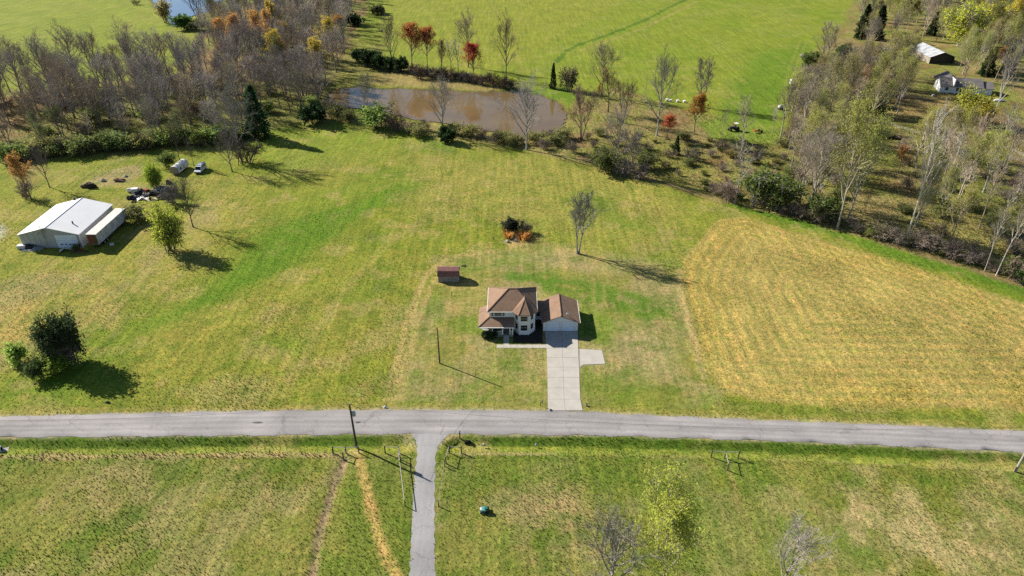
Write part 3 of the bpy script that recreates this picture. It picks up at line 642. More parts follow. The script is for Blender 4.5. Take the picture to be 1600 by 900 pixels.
# ------------------------------------------------------------------ garden shed
sx, sy = G(701,441.3)
S = empty('shed', (sx, sy, 0), 0, 'small weathered grey garden shed with dark red gambrel roof', 'shed')
prof = [(0,0),(3.0,0),(3.0,1.75),(2.55,2.75),(1.5,3.2),(.45,2.75),(0,1.75)]
def alongx(mb, prof, x0, x1):
    n_ = len(prof); vs = [(x0,y,z) for y,z in prof]+[(x1,y,z) for y,z in prof]
    return mb.add(vs, [tuple(range(n_)), tuple(range(2*n_-1,n_-1,-1))]+[(i,n_+i,n_+(i+1)%n_,(i+1)%n_) for i in range(n_)])
alongx(MB(), prof, -2.35, 2.35).build('wall', M['shed_wood'], S)
r = MB(); pts = [(-.14,1.66),(.38,2.80),(1.5,3.27),(2.62,2.80),(3.14,1.66)]
roof_solid(r, [(-2.5,y,z) for y,z in pts]+[(2.5,y,z) for y,z in pts], [(i,i+5,i+6,i+1) for i in range(4)], .07); sr_ = r.build('roof', M['shed_roof'], S)
for k in range(12):
    x = -2.3+k*.392; MB().box(x,x+.34,-.03,.0,.1,1.72).build('board', M['shed_wood'], S)
for x in (-.75,.02): MB().box(x,x+.72,-.06,-.032,.1,1.66).build('door', M['shed_wood'], S)
MB().box(-2.4,2.4,-.02,3.02,-.02,.1).build('skid', M['dark_board'], S)

# ------------------------------------------------------------------ metal barn and trailer
B = empty('metal_barn', (-114.6,150.2,0), math.radians(.8), 'large metal barn with white gable roof and overhead door', 'barn')
MB().extrude([(-7.3,0),(7.3,0),(7.3,3.8),(0,5.65),(-7.3,3.8)], 0, 17).build('wall', M['barn_wall'], B)
r = MB(); roof_solid(r, [(-7.6,-.3,3.82),(0,-.3,5.76),(7.6,-.3,3.82),(7.6,17.3,3.82),(0,17.3,5.76),(-7.6,17.3,3.82)], [(0,1,4,5),(1,2,3,4)], .12); rb = r.build('roof', M['barn_roof'], B)
MB().tube([(0,-.3,5.78),(0,17.3,5.78)],[.1,.1],5).build('ridge_cap', M['barn_roof'], rb)
bd = empty('overhead_door', (3.95,-.02,0)); bd.parent = B
for k in range(5):
    pn = MB().box(-2.5,2.5,-.05,.03,.02+k*.7,.69*(k+1)).build('panel', M['garage_door'], bd)
    if k == 1:
        for x in (-1.55,-.5,.5,1.55): MB().box(x-.3,x+.3,-.075,-.05,.88,1.12).build('pane', M['dark_glass'], pn)
MB().box(-2.65,-2.5,-.08,.03,0,3.65).box(2.5,2.65,-.08,.03,0,3.65).box(-2.5,2.5,-.08,.03,3.5,3.65).build('frame', M['trim'], bd)
for x in (-7.3,7.3): MB().box(x-.09,x+.09,-.05,.06,0,3.8).build('corner_trim', M['barn_roof'], B)
MB().tube([(4.2,4.0,4.3),(4.2,4.0,5.4)],[.18,.18],7).build('vent_pipe', M['dark_metal'], rb); MB().tube([(-2.0,17.0,5.0),(-2.0,17.0,6.0)],[.25,.25],7).build('vent_pipe', M['dark_metal'], rb)
for k in range(9): MB().box(7.3,7.35,.9+k*1.9,1.0+k*1.9,0,3.75).build('wall_rib', M['barn_wall'], B)
for k in range(4): MB().box(-6.6+k*1.3,-6.5+k*1.3,-.05,0,0,3.9).build('wall_rib', M['barn_wall'], B)
T = empty('box_trailer', (-103.9,149.7,0), math.radians(-.3), 'long weathered white box trailer parked beside the metal barn', 'trailer')
MB().box(-1.25,1.25,.1,14.9,1.2,3.95).build('body', M['trailer_side'], T); MB().box(-1.3,1.3,0,15,3.95,4.03).build('roof', M['trailer_roof'], T)
MB().box(-1.15,-.1,.02,.1,1.3,3.8).build('door', M['rust'], T); MB().box(0,1.15,.02,.1,1.3,3.8).build('door', M['brown_junk'], T)
MB().box(-1.25,1.25,.05,14.9,1.02,1.2).build('rail', M['dark_metal'], T)
for k in range(11): MB().box(1.25,1.29,.6+k*1.4,.68+k*1.4,1.2,3.95).build('side_post', M['trailer_side'], T)
for y in (2.6,3.9):
    for x in (-.95,.95):
        wv_ = MB()
        wv_.tube([(x-.28,y,.5),(x+.28,y,.5)],[.5,.5],14); tw = wv_.build('wheel', M['rubber'], T); MB().tube([(x-.29,y,.5),(x+.29,y,.5)],[.24,.24],10).build('rim', M['galv'], tw)
for x in (-.8,.8): MB().box(x-.08,x+.08,12.4,12.56,.0,1.05).build('landing_leg', M['dark_metal'], T)

def car(name, loc, rz, body, glass, label, cat, L_=4.9, W_=1.9, Ht=1.85, van=True):
    o = empty(name, loc, rz, label, cat)
    s = [(-L_/2,.45),(-L_/2,.95),(-L_/2+.9,1.08),(-L_/2+1.55,Ht*.97),(L_/2-.35,Ht),(L_/2-.05,1.0),(L_/2,.45)] if van else \
        [(-L_/2,.4),(-L_/2,.8),(-L_/2+1.3,.92),(-L_/2+1.9,Ht),(L_/2-1.4,Ht),(L_/2-.8,.95),(L_/2,.85),(L_/2,.4)]
    mb = MB(); rows = [(-W_/2,.0),(-W_/2+.06,1),(W_/2-.06,1),(W_/2,.0)]
    nn = len(s); vs = []
    for x, k in ((-W_/2,0),(W_/2,0)):
        for y, z in s: vs.append((x*(.86 if z > 1.2 else 1), y, z))
    mb.add(vs, [tuple(range(nn)), tuple(range(2*nn-1,nn-1,-1))]+[(i,nn+i,nn+(i+1)%nn,(i+1)%nn) for i in range(nn)])
    mb.build('body', M[body], o)
    a, c_ = s[2], s[3]
    MB().add([(-W_*.40,a[0]+.05,a[1]+.06),(W_*.40,a[0]+.05,a[1]+.06),(W_*.38,c_[0]-.05,c_[1]-.06),(-W_*.38,c_[0]-.05,c_[1]-.06)],[(0,1,2,3)]).build('windscreen', M['dark_glass'], o, loc=(0,-.03,.03))
    for sx_ in (-1,1):
        MB().add([(sx_*W_*.486,c_[0]+.1,1.18),(sx_*W_*.486,L_/2-.5,1.18),(sx_*W_*.442,L_/2-.6,Ht-.15),(sx_*W_*.442,c_[0]+.15,Ht-.15)],[(0,1,2,3)]).build('side_window', M['dark_glass'], o)
        MB().box(sx_*W_*.36-.18,sx_*W_*.36+.18,-L_/2-.02,-L_/2+.05,.68,.86).build('headlight', M['ceramic'], o)
        for y in (-L_/2+.9, L_/2-.95):
            wh_ = MB().tube([(sx_*(W_/2-.2),y,.35),(sx_*(W_/2+.02),y,.35)],[.35,.35],12).build('wheel', M['rubber'], o)
            MB().tube([(sx_*(W_/2-.1),y,.35),(sx_*(W_/2+.035),y,.35)],[.19,.19],8).build('rim', M['galv'], wh_)
    MB().box(-W_/2+.1,W_/2-.1,-L_/2-.07,-L_/2+.02,.42,.6).build('bumper', M['dark_metal'], o)
    return o
x, y = G(309,272.5); v_ = car('van', (x, y+2.6, 0), 0, 'van_white', None, 'white van with dark glass parked at the meadow edge near the camper', 'van', 5.4, 2.0, 2.05)
MB().box(-.8,.8,-.6,2.4,2.04,2.09).build('roof_panel', M['van_blue'], v_)
for k in range(3): MB().box(-.55,.55,-.2+k*.8,.3+k*.8,2.09,2.13).build('roof_hatch', M['van_white'], v_)
x, y = G(274,273.5)
K = empty('camper', (x, y, 0), math.radians(-4), 'white round-topped camper standing under a bare tree', 'camper')
arc = [(-1.3,.55),(-1.35,1.6)]+[(1.35*math.cos(math.pi-t*math.pi/8), 1.6+1.15*math.sin(t*math.pi/8)) for t in range(1,8)]+[(1.35,1.6),(1.3,.55)]
MB().extrude(arc, 0, 6.6).build('body', M['camper'], K); MB().extrude([(-1.22,.6),(-1.25,1.55)]+[(1.25*math.cos(math.pi-t*math.pi/8), 1.55+1.08*math.sin(t*math.pi/8)) for t in range(1,8)]+[(1.25,1.55),(1.22,.6)], -.06, .0).build('end_panel', M['camper_tan'], K)
for yy in (2.8,3.7):
    for s in (-1,1): MB().tube([(s*1.0,yy,.33),(s*1.28,yy,.33)],[.33,.33],12).build('wheel', M['rubber'], K)
MB().tube([(0,0,.5),(0,-1.2,.5)],[.06,.06],5).build('drawbar', M['dark_metal'], K); MB().box(1.345,1.37,3.2,4.0,.7,2.0).build('door', M['camper_tan'], K); MB().box(1.34,1.365,1.2,2.2,1.35,1.9).build('window', M['dark_glass'], K)
for yy in (1.5,3.3,5.0): MB().box(-.25,.25,yy,yy+.5,2.72,2.86).build('roof_vent', M['white_junk'], K)

# ------------------------------------------------------------------ junk heap, scattered scrap
def scrap(px, py, kind, size, rz, mat, label, cat, z=0.0):
    x, y = G(px, py); rg = random.Random(int(px*7+py*13)); o = None
    a, b_, c_ = size
    mb = MB()
    if kind == 'tank':
        mb.tube([(-a/2,0,b_*.5),(-a*.44,0,b_*.5),(a*.44,0,b_*.5),(a/2,0,b_*.5)],[b_*.35,b_*.5,b_*.5,b_*.35],12)
    elif kind == 'sheet':
        mb.add([(-a/2,-b_/2,.02),(0,-b_/2,c_),(a/2,-b_/2,.1),(a/2,b_/2,.02),(0,b_/2,c_*.7),(-a/2,b_/2,.12)],[(0,1,4,5),(1,2,3,4)]); mb.add([(-a/2,-b_/2,-.03),(a/2,-b_/2,-.03),(a/2,b_/2,-.03),(-a/2,b_/2,-.03)],[(3,2,1,0)])
    elif kind == 'appliance':
        mb.box(-a/2,a/2,-b_/2,b_/2,0,c_); mb.box(-a/2+.05,a/2-.05,-b_/2-.03,-b_/2,.1,c_-.1); mb.box(-a/2+.08,-a/2+.12,-b_/2-.08,-b_/2-.03,c_*.3,c_*.7)
    elif kind == 'heap':
        mb.blob((0,0,c_*.2),(a/2,b_/2,c_*.8),int(px),9,5,.35)
    elif kind == 'boards':
        for k in range(5): t = rg.uniform(-.5,.5); mb.tube([(-a/2*math.cos(t),-a/2*math.sin(t)+k*.12,.05+k*.05),(a/2*math.cos(t),a/2*math.sin(t)+k*.12,.08+k*.07)],[.07,.07],4)
    elif kind == 'tyre':
        ring = [(a*.36*math.cos(k*math.pi/5),a*.36*math.sin(k*math.pi/5),.14) for k in range(11)]; mb.tube(ring,[.14]*11,6,False)
    o = mb.build(cat.replace(' ','_'), M[mat], None, loc=(x,y,z)); o.rotation_euler = (0,0,rz)
    return tag(o, label, cat, 'scrap lying round the barn and its junk heap')
for a in [(205.5,300,'tank',(2.0,1.3,0),.3,'white_junk','small white tank at the left end of the junk heap','tank'),
          (212.5,302,'appliance',(1.8,1.4,1.6),.2,'white_junk','boxy white appliance beside the white tank on the junk heap','appliance'),
          (219,303,'heap',(2.4,2.0,1.0),0,'black_junk','black heap of scrap just right of the white appliance','scrap heap'),
          (205,311,'heap',(2.6,1.6,.9),0,'black_junk','black scrap bags at the near left corner of the junk heap','scrap bags'),
          (209,316,'tyre',(1.7,1,1),0,'rubber','loose black tyre nearest the barn below the junk heap','tyre'),
          (215,309,'heap',(2.0,1.5,.8),0,'grey_junk','grey rubble mound in the near part of the junk heap','rubble'),
          (221,311,'sheet',(2.4,1.6,.7),.6,'white_junk','bent pale sheet lying in the middle of the junk heap','metal sheet'),
          (227,307,'heap',(2.2,2.0,.9),0,'grey_junk','grey scrap mound right of the bent pale sheet','scrap mound'),
          (230,312,'sheet',(3.0,1.5,.5),-.4,'white_junk','low whitish sheet at the near edge of the junk heap','metal sheet'),
          (224,300,'boards',(3.2,1,1),.5,'brown_junk','crossed brown boards on top of the junk heap','boards'),
          (237,300,'boards',(3.5,1,1),-.3,'brown_junk','brown timber lying behind the blue tarp','timber'),
          (241,304,'heap',(3.2,2.2,1.3),0,'black_junk','dark scrap piled at the foot of the small green tree','scrap pile'),
          (253,299,'heap',(4.6,2.6,1.5),.3,'blue_tarp','blue tarp bundled over scrap beside the small green tree','tarp'),
          (252,311,'heap',(2.8,1.8,.9),0,'black_junk','black scrap in front of the blue tarp','scrap'),
          (268,296,'boards',(5.0,1,1),-.6,'white_junk','pale planks scattered right of the blue tarp','planks'),
          (264,287,'heap',(2.2,1.6,1.1),0,'brown_junk','brown brush heap between the tarp and camper','brush heap'),
          (140,293,'heap',(5.0,2.0,1.4),0,'log','long dark brush heap in the meadow left of the junk heap','brush heap'),
          (186,283,'heap',(3.4,2.0,.8),0,'brown_junk','low brown earth pile on the scraped ground','earth pile'),
          (162,283,'heap',(1.6,1.2,.7),0,'stone','pale stone lump on the scraped ground','stone'),
          (196,276,'heap',(1.2,1.0,.5),0,'stone','small pale stone at the back of the scraped ground','stone'),
          (36,388,'appliance',(2.0,1.2,1.0),.2,'white_junk','white bin at the near left corner of the barn','bin'),
          (48,388,'heap',(3.6,1.6,1.1),0,'black_junk','black scrap along the barn wall beside the white bin','scrap'),
          (60,390,'heap',(2.6,1.2,.8),0,'grey_junk','grey scrap along the barn wall left of the overhead door','scrap'),
          (45,393,'boards',(3.4,1,1),.1,'white_junk','pale boards on the grass before the barn corner','boards'),
          (102,391.5,'sheet',(2.6,1.2,.9),.5,'white_junk','bent pale sheet leaning before the overhead door','metal sheet'),
          (123,395,'boards',(4.4,1,1),0,'brown_junk','brown planks stacked at the right of the overhead door','planks'),
          (121,391,'heap',(2.6,1.0,.6),0,'red_paint','small red scrap beside the overhead door','scrap'),
          (175,383,'appliance',(.9,.6,.5),.3,'white_junk','small white box in the shadow beside the trailer','box'),
          (39,306,'appliance',(1.4,.8,1.0),.5,'orange_paint','small red machine under the orange tree','machine'),
          (76,313.5,'tank',(.5,.4,0),0,'white_junk','little white marker behind the barn','marker'),
          (168,629.5,'heap',(.8,.5,.35),0,'black_junk','small dark lump lying in the meadow above the road','lump'),
          (724,416,'heap',(1.3,.7,.3),0,'brown_junk','small dark brush scrap on the lawn behind the shed','scrap'),
          (602,637,'heap',(.9,.5,.35),0,'white_junk','small pale lump at the road edge opposite the lane','lump'),
          (756,695.5,'heap',(.7,.5,.3),0,'stone','small pale stone on the verge right of the lane','stone'),
          (838,695,'heap',(.6,.4,.3),0,'stone','small yellowish stone on the verge below the driveway','stone')]:
    scrap(*a)

rgj = random.Random(8)
for k in range(26):
    px, py = rgj.uniform(208,258), rgj.uniform(298,313); kd = rgj.choice(('appliance','sheet','heap','boards')); mt_ = rgj.choice(('white_junk','white_junk','black_junk','grey_junk','rust','black_junk','brown_junk'))
    scrap(px, py, kd, (rgj.uniform(.7,1.6),rgj.uniform(.5,1.1),rgj.uniform(.4,1.0)), rgj.uniform(0,3), mt_, 'small loose %s piece of scrap in the junk heap' % {'white_junk':'white','black_junk':'black','grey_junk':'grey','rust':'rusty','brown_junk':'brown'}[mt_], 'scrap piece')

# ------------------------------------------------------------------ poles, wires, fences, small roadside things
def pole(px, py, h, r0, label, arm=False, transformer=None, mat='pole_wood', lean=0):
    x, y = G(px, py); o = empty('utility_pole', (x,y,0), 0, label, 'utility pole')
    MB().tube([(0,0,-.2),(lean*.5,0,h*.5),(lean,0,h)],[r0,r0*.85,r0*.65],10).build('post', M[mat], o)
    if arm: MB().box(-1.1,1.1,-.06,.06,h-.5,h-.36).build('crossarm', M[mat], o)
    for xx in ((-1,0,1) if arm else (0,)): MB().tube([(xx+lean,0,h-.36 if arm else h),(xx+lean,0,h-.1 if arm else h+.25)],[.07,.045],6).build('insulator', M['ceramic'], o)
    if transformer:
        t = MB().tube([(.45,0,h-2.4),(.45,0,h-2.3),(.45,0,h-1.45),(.45,0,h-1.35)],[.22,.3,.3,.2],12).build('transformer', M['galv'], o)
        MB().tube([(.45,0,h-1.35),(.45,0,h-1.1)],[.06,.04],6).build('bushing', M['ceramic'], t); MB().box(.05,.25,-.06,.06,h-2.1,h-1.7).build('bracket', M['dark_metal'], t)
    return o, (x+lean, y, h)
_, p1 = pole(557,698, tree_h(557,698,632), .2, 'tall utility pole with grey transformer beside the gravel lane', False, True)
_, p2 = pole(687,567.5, tree_h(687,567.5,512), .15, 'slim dark utility pole on the lawn left of the house')
_, p3 = pole(1586,737, 9.5, .2, 'pale utility pole at the right edge beside the road', True, True, 'pale_wood')
def wire(a, c, sag, label, r=.018):
    pts = [Vector(a).lerp(Vector(c), t/14)-Vector((0,0,sag*4*(t/14)*(1-t/14))) for t in range(15)]
    tag(MB().tube(pts, [r]*15, 4).build('power_line', M['dark_metal']), label, 'power line')
wire(p1, p2, 1.0, 'thin power line from the roadside pole to the lawn pole'); wire(p2, (-4.6,116,4.9), .6, 'thin power line from the lawn pole to the house')
wire(p1, p3, 2.2, 'thin power line along the near side of the road right of the lane'); wire(p1, (*G(-260,716), 9.2), 2.0, 'thin power line along the near side of the road left of the lane')

def fence(name, line, gap, label, h=1.25, wires=3, rail=False, post_r=.045, mat='dark_metal', end_r=None, skip_ends=False, posts=True):
    p = GL(line); L_ = [0]
    for a, c in zip(p[:-1], p[1:]): L_.append(L_[-1]+math.dist(a, c))
    o = empty(name, (*p[0], 0), 0, label, 'fence'); x0, y0 = p[0]
    nps = max(1, round(L_[-1]/gap)); rgf = random.Random(len(line)*31+int(L_[-1])); pts = []
    for k in range(nps+1):
        s = L_[-1]*k/nps; xx = np.interp(s, L_, [q[0] for q in p])-x0; yy = np.interp(s, L_, [q[1] for q in p])-y0; pts.append((xx, yy))
        if posts and not (skip_ends and k in (0, nps)):
            rr = end_r if (end_r and k in (0, nps)) else post_r
            MB().tube([(xx,yy,-.1),(xx+rgf.uniform(-.06,.06),yy+rgf.uniform(-.05,.05),h+rgf.uniform(-.05,.1))],[rr,rr*.85],5).build('post', M[mat], o)
    for k in range(wires):
        z = h*(.3+.65*k/max(1,wires-1)); MB().tube([(a,c,z) for a,c in pts],[.008]*len(pts),3).build('wire', M['galv'], o)
    if rail: MB().tube([(a,c,h*.97) for a,c in pts],[.07]*len(pts),6).build('rail', M['pale_wood'], o)
    return o
fence('wire_fence', [(-70,714),(0,713.5),(200,712.5),(420,710),(520,710)], 5.0, 'wire fence with thin posts and dry weeds along the left pasture')
fence('wire_fence', [(721,709),(900,711),(1111,714)], 5.5, 'wire fence with thin posts between the lane and the corner brace', h=1.1)
fence('wire_fence', [(1154,714),(1400,726),(1640,741)], 5.5, 'faint wire fence running right from the corner brace', h=1.1)
fence('rail_fence', [(624,717),(628,750),(633,791)], 4.7, 'fence with pale top rail along the left side of the lane', h=1.35, rail=True, end_r=.09, mat='pole_wood')
fence('wire_fence', [(695,729),(689,757),(685,791)], 6.0, 'thin wire fence along the right side of the lane', h=1.3, end_r=.09, mat='pole_wood')
fence('wire_fence', [(1139,736),(1165,800),(1200,880),(1235,960)], 6.5, 'faint wire fence running down the pasture between the foreground trees', h=1.05, wires=0)
def brace(posts, rails, label, h=1.55):
    p = GL(posts); o = empty('fence_brace', (*p[0],0), 0, label, 'fence brace'); x0, y0 = p[0]
    for k, (a, c) in enumerate(p): MB().tube([(a-x0,c-y0,-.2),(a-x0,c-y0,h)],[.11,.10],7).build('post', M['pole_wood'], o)
    for i, j in rails: MB().tube([(p[i][0]-x0,p[i][1]-y0,h*.86),(p[j][0]-x0,p[j][1]-y0,h*.86)],[.06,.06],6).build('rail', M['pale_wood'], o)
brace([(521,708.5),(541,708.5),(537,718),(561,708)], [(0,1),(1,2),(1,3)], 'wooden fence brace at the foot of the transformer pole')
brace([(602,707.5),(624,708),(626,722)], [(0,1),(1,2)], 'wooden fence brace on the left of the lane mouth')
brace([(702,707.5),(721,707.5),(697,724.5)], [(0,1),(0,2)], 'wooden fence brace on the right of the lane mouth')
brace([(1111,714),(1132,715.5),(1153,715.5),(1136.5,735)], [(0,1),(1,2),(1,3)], 'wooden corner brace where two pasture fences meet right of centre')
x, y = G(718.5,684); o = empty('mailbox', (x,y,-.2), 0, 'dark mailbox post at the roadside right of the lane', 'mailbox')
MB().box(-.07,.07,-.07,.07,0,1.35).build('post', M['pole_wood'], o); MB().extrude([(-.12,1.35),(.12,1.35),(.12,1.5),(0,1.6),(-.12,1.5)],-.28,.28).build('box', M['dark_metal'], o)
x, y = G(731,689); tag(MB().tube([(-.5,0,-.25),(.5,0,-.25)],[.32,.32],10,False).build('culvert_pipe', M['rubber'], None, loc=(x,y,0)), 'dark culvert pipe mouth in the ditch right of the lane', 'culvert')
x, y = G(844.5,634); o = empty('mailbox', (x,y,0), 0, 'dark mailbox on a curved post at the left of the driveway mouth', 'mailbox')
MB().tube([(0,0,0),(0,0,.9),(.08,-.1,1.05),(.25,-.3,1.1)],[.06,.06,.05,.05],6).build('post', M['dark_metal'], o); MB().extrude([(.13,1.1),(.37,1.1),(.37,1.25),(.25,1.36),(.13,1.25)],-.6,-.05).build('box', M['dark_metal'], o)
x, y = G(916,634); tag(MB().blob((0,0,.15),(.25,.2,.4),7,8,5,.2).build('stone', M['stone'], None, loc=(x,y,0)), 'pale standing stone at the right of the driveway mouth', 'stone')
x, y = G(706,462); o = empty('water_hydrant', (x,y,0), 0, 'small dark standpipe on the lawn below the shed', 'standpipe'); MB().tube([(0,0,0),(0,0,1.0)],[.07,.06],6).build('pipe', M['dark_metal'], o); MB().tube([(0,0,.95),(.2,-.1,.85)],[.05,.04],6).build('spout', M['dark_metal'], o)
# green ride-on machine in the pasture
x, y = G(757,799); o = empty('lawn_machine', (x,y,0), math.radians(90), 'small green machine with white nose standing in the near pasture', 'machine'); o.scale = (.85,.85,.85)
MB().prism([(-.42,-.5),(.42,-.5),(.48,.5),(-.48,.5)],.32,.78).build('body', M['teal_paint'], o); MB().box(-.3,.3,.5,.78,.35,.7).build('nose', M['white_junk'], o)
MB().box(-.3,.3,-.55,-.05,.78,1.02).build('seat', M['green_paint'], o); MB().box(-.6,.6,-.35,.35,.12,.3).build('deck', M['green_paint'], o)
for sx_ in (-1,1):
    for yy, rr in ((-.5,.3),(.55,.2)): MB().tube([(sx_*.42,yy,rr),(sx_*.62,yy,rr)],[rr,rr],12).build('wheel', M['rubber'], o)
MB().tube([(0,.2,.75),(0,.0,1.1)],[.03,.03],5).build('steering_post', M['dark_metal'], o)
# culvert end in the ditch at the left edge
x, y = G(1,702); o = empty('culvert', (x,y,-.45), math.radians(20), 'dark culvert mouth with white flared collar in the ditch at the left edge', 'culvert')
MB().tube([(-3.0,0,.45),(.1,0,.45)],[.45,.45],14,False).build('pipe', M['rubber'], o)
ring = [(0,.52*math.cos(k*math.pi/8),.45+.52*math.sin(k*math.pi/8)) for k in range(17)]
MB().tube([(a_[0]+.1,a_[1],a_[2]) for a_ in ring],[.09]*17,6,False).build('collar', M['white_junk'], o)
MB().add([(.1,-.5,.1),(.9,-.9,-.05),(.9,.9,-.05),(.1,.5,.1),(.1,-.5,.0),(.9,-.9,-.15),(.9,.9,-.15),(.1,.5,.0)],[(0,1,2,3),(0,4,5,1),(2,6,7,3)]).build('apron', M['foundation'], o)

# ------------------------------------------------------------------ buildings and machines among the far trees
ax, ay = G(1467,144); bx_, by_ = G(1549,149.5); ang = math.atan2(by_-ay, bx_-ax); WL = math.dist((ax,ay),(bx_,by_))
F = empty('far_house', (ax,ay,0), ang, 'low bungalow with dark grey roof among the far trees', 'house')
MB().extrude([(0,0),(WL*.8,0),(WL*.8,2.9),(0,2.9)],0,9).build('wall', M['white_wall'], F)
alongx(MB(), [(0,2.9),(9,2.9),(4.5,5.3)], 0, .05).build('gable', M['white_wall'], F)
r = MB(); roof_solid(r, [(-.4,-.5,2.75),(WL*.8+.3,-.5,2.75),(WL*.8+.3,4.5,5.4),(-.4,4.5,5.4),(-.4,9.5,2.75),(WL*.8+.3,9.5,2.75)], [(0,1,2,3),(3,2,5,4)], .15); fr = r.build('roof', M['far_roof_dark'], F)
MB().box(WL*.8+.3,WL,.6,8,0,2.6).build('annex_wall', M['white_wall'], F)
r = MB(); roof_solid(r, [(WL*.8+.32,.0,2.6),(WL+.4,.0,2.6),(WL+.4,4.3,4.5),(WL*.8+.32,4.3,4.5),(WL*.8+.32,8.6,2.6),(WL+.4,8.6,2.6)], [(0,1,2,3),(3,2,5,4)], .15); r.build('annex_roof', M['far_roof_dark'], F)
MB().extrude([(1.0,2.8),(9.4,2.8),(5.2,5.35)],4.2,15).build('rear_gable', M['white_wall'], F)
r = MB(); roof_solid(r, [(.6,4.4,2.75),(5.2,4.4,5.45),(9.8,4.4,2.75),(9.8,15.4,2.75),(5.2,15.4,5.45),(.6,15.4,2.75)], [(0,1,4,5),(1,2,3,4)], .15); r.build('rear_roof', M['far_roof_dark'], F)
MB().box(4.6,4.9,-.52,4.5,2.9,5.5).build('roof_seam', M['trim'], fr)
for xx in (2.5,6.5,9.0,11.5): window(F, (xx,-.02,1.6), 1.2, 1.2, 0)
MB().box(7.4,8.3,-.05,.02,.1,2.1).build('door', M['dark_board'], F)
for xx in (5.2,8.0,11.0,14.0): MB().box(xx,xx+.14,-1.9,-1.76,0,2.4).build('porch_post', M['trim'], F)
sx0, sy0 = G(1451,99.5)
Q = empty('far_shed', (sx0,sy0,0), math.radians(-1), 'open dark shed with pale metal roof behind the bungalow', 'shed')
MB().box(0,.15,0,20,0,3.2).build('wall', M['camper_tan'], Q); MB().box(11.3,11.45,0,20,0,3.2).build('wall', M['dark_board'], Q); MB().extrude([(0,0),(11.45,0),(11.45,3.2),(5.7,5.2),(0,3.2)],1.0,1.15).build('gable', M['dark_board'], Q)
r = MB(); roof_solid(r, [(-.5,-.6,3.1),(5.7,-.6,5.4),(12,-.6,3.1),(12,20.5,3.1),(5.7,20.5,5.4),(-.5,20.5,3.1)], [(0,1,4,5),(1,2,3,4)], .12); rq = r.build('roof', M['metal_pale'], Q)
for k in range(14): MB().add([(5.65,k*1.5-.3,5.42),(-.5,k*1.5-.3,3.13),(-.5,k*1.5-.1,3.13),(5.65,k*1.5-.1,5.42)],[(0,1,2,3)]).build('roof_sheet', M['grey_junk' if k%3 else 'white_junk'], rq)
for k in range(4):
    px = (1042,1047,1058.5,1069)[k]; x, y = G(px,158+k*.8)
    o = empty('beehive', (x,y,0), .1*k, ['leftmost','second from left','third from left','rightmost'][k]+' of four white hive boxes beside the far meadow', 'beehive', 'white hive boxes by the far meadow')
    MB().box(-.4,.4,-.4,.4,.15,.75).build('box', M['white_junk'], o); MB().box(-.48,.48,-.48,.48,.75,.88).build('lid', M['trim'], o); MB().box(-.35,.35,-.35,.35,0,.15).build('stand', M['dark_board'], o)
for px, py, lb in ((1237,130,'white wrapped bale stack at the edge of the far meadow'),(1219,171,'small white tank on dark stand beside the right wood')):
    x, y = G(px,py); o = empty('white_tank', (x,y,0), .4, lb, 'tank')
    MB().tube([(-.9,0,1.2),(-.75,0,1.2),(.75,0,1.2),(.9,0,1.2)],[.4,.65,.65,.4],12).build('barrel', M['white_junk'], o); MB().box(-.9,.9,-.6,.6,0,.55).build('stand', M['dark_metal'], o)
    if px > 1230: MB().tube([(-1.6,-.6,.6),(-.4,-.6,.6)],[.6,.6],12).build('bale', M['white_junk'], o)
x, y = G(1146,204); o = empty('tractor', (x,y,0), math.radians(-75), 'dark tractor with red and white canopy on the green clearing', 'tractor')
MB().prism([(-.45,-1.9),(.45,-1.9),(.5,.3),(-.5,.3)],.8,1.6).build('bonnet', M['dark_board'], o); MB().box(-.6,.6,.3,1.4,.7,1.3).build('seat_platform', M['dark_metal'], o)
MB().box(-.8,.8,-.1,1.5,2.55,2.68).build('canopy', M['white_junk'], o); MB().box(-.82,.82,-.12,-.1,2.5,2.72).build('canopy_edge', M['red_paint'], o)
for xx in (-.7,.7):
    for yy in (0,1.35): MB().tube([(xx,yy,1.2),(xx,yy,2.55)],[.04,.04],5).build('canopy_post', M['dark_metal'], o)
    MB().tube([(xx*1.1,.9,.8),(xx*1.6,.9,.8)],[.8,.8],14).build('wheel', M['rubber'], o); MB().tube([(xx*.9,-1.5,.45),(xx*1.25,-1.5,.45)],[.45,.45],12).build('wheel', M['rubber'], o)
x, y = G(1184,207); o = empty('farm_implement', (x,y,0), math.radians(20), 'orange and black farm implement right of the tractor', 'implement')
MB().tube([(-2,0,.7),(1.6,0,.7)],[.1,.1],6).build('beam', M['orange_paint'], o); MB().box(-1.9,-.7,-.5,.5,.6,1.1).build('hopper', M['orange_paint'], o)
for k in range(5): MB().tube([(-.2+k*.45,-.7,.4),(-.2+k*.45,.0,.9),(-.2+k*.45,.6,.05)],[.05]*3,5).build('tine', M['black_junk'], o)
for s in (-1,1): MB().tube([(1.0,s*.7,.45),(1.0,s*.9,.45)],[.45,.45],12).build('wheel', M['rubber'], o)
x, y = G(1396,217); o = empty('log_pile', (x,y,0), math.radians(-12), 'dark pile of logs on the green clearing in the right wood', 'log pile')
for k in range(9): MB().tube([(-3+k%3*.2,-.6+(k%4)*.45,.25+.42*(k//4)),(2.6-k%2*.7,-.5+(k%4)*.45,.28+.42*(k//4))],[.26,.2],7).build('log', M['log'], o)
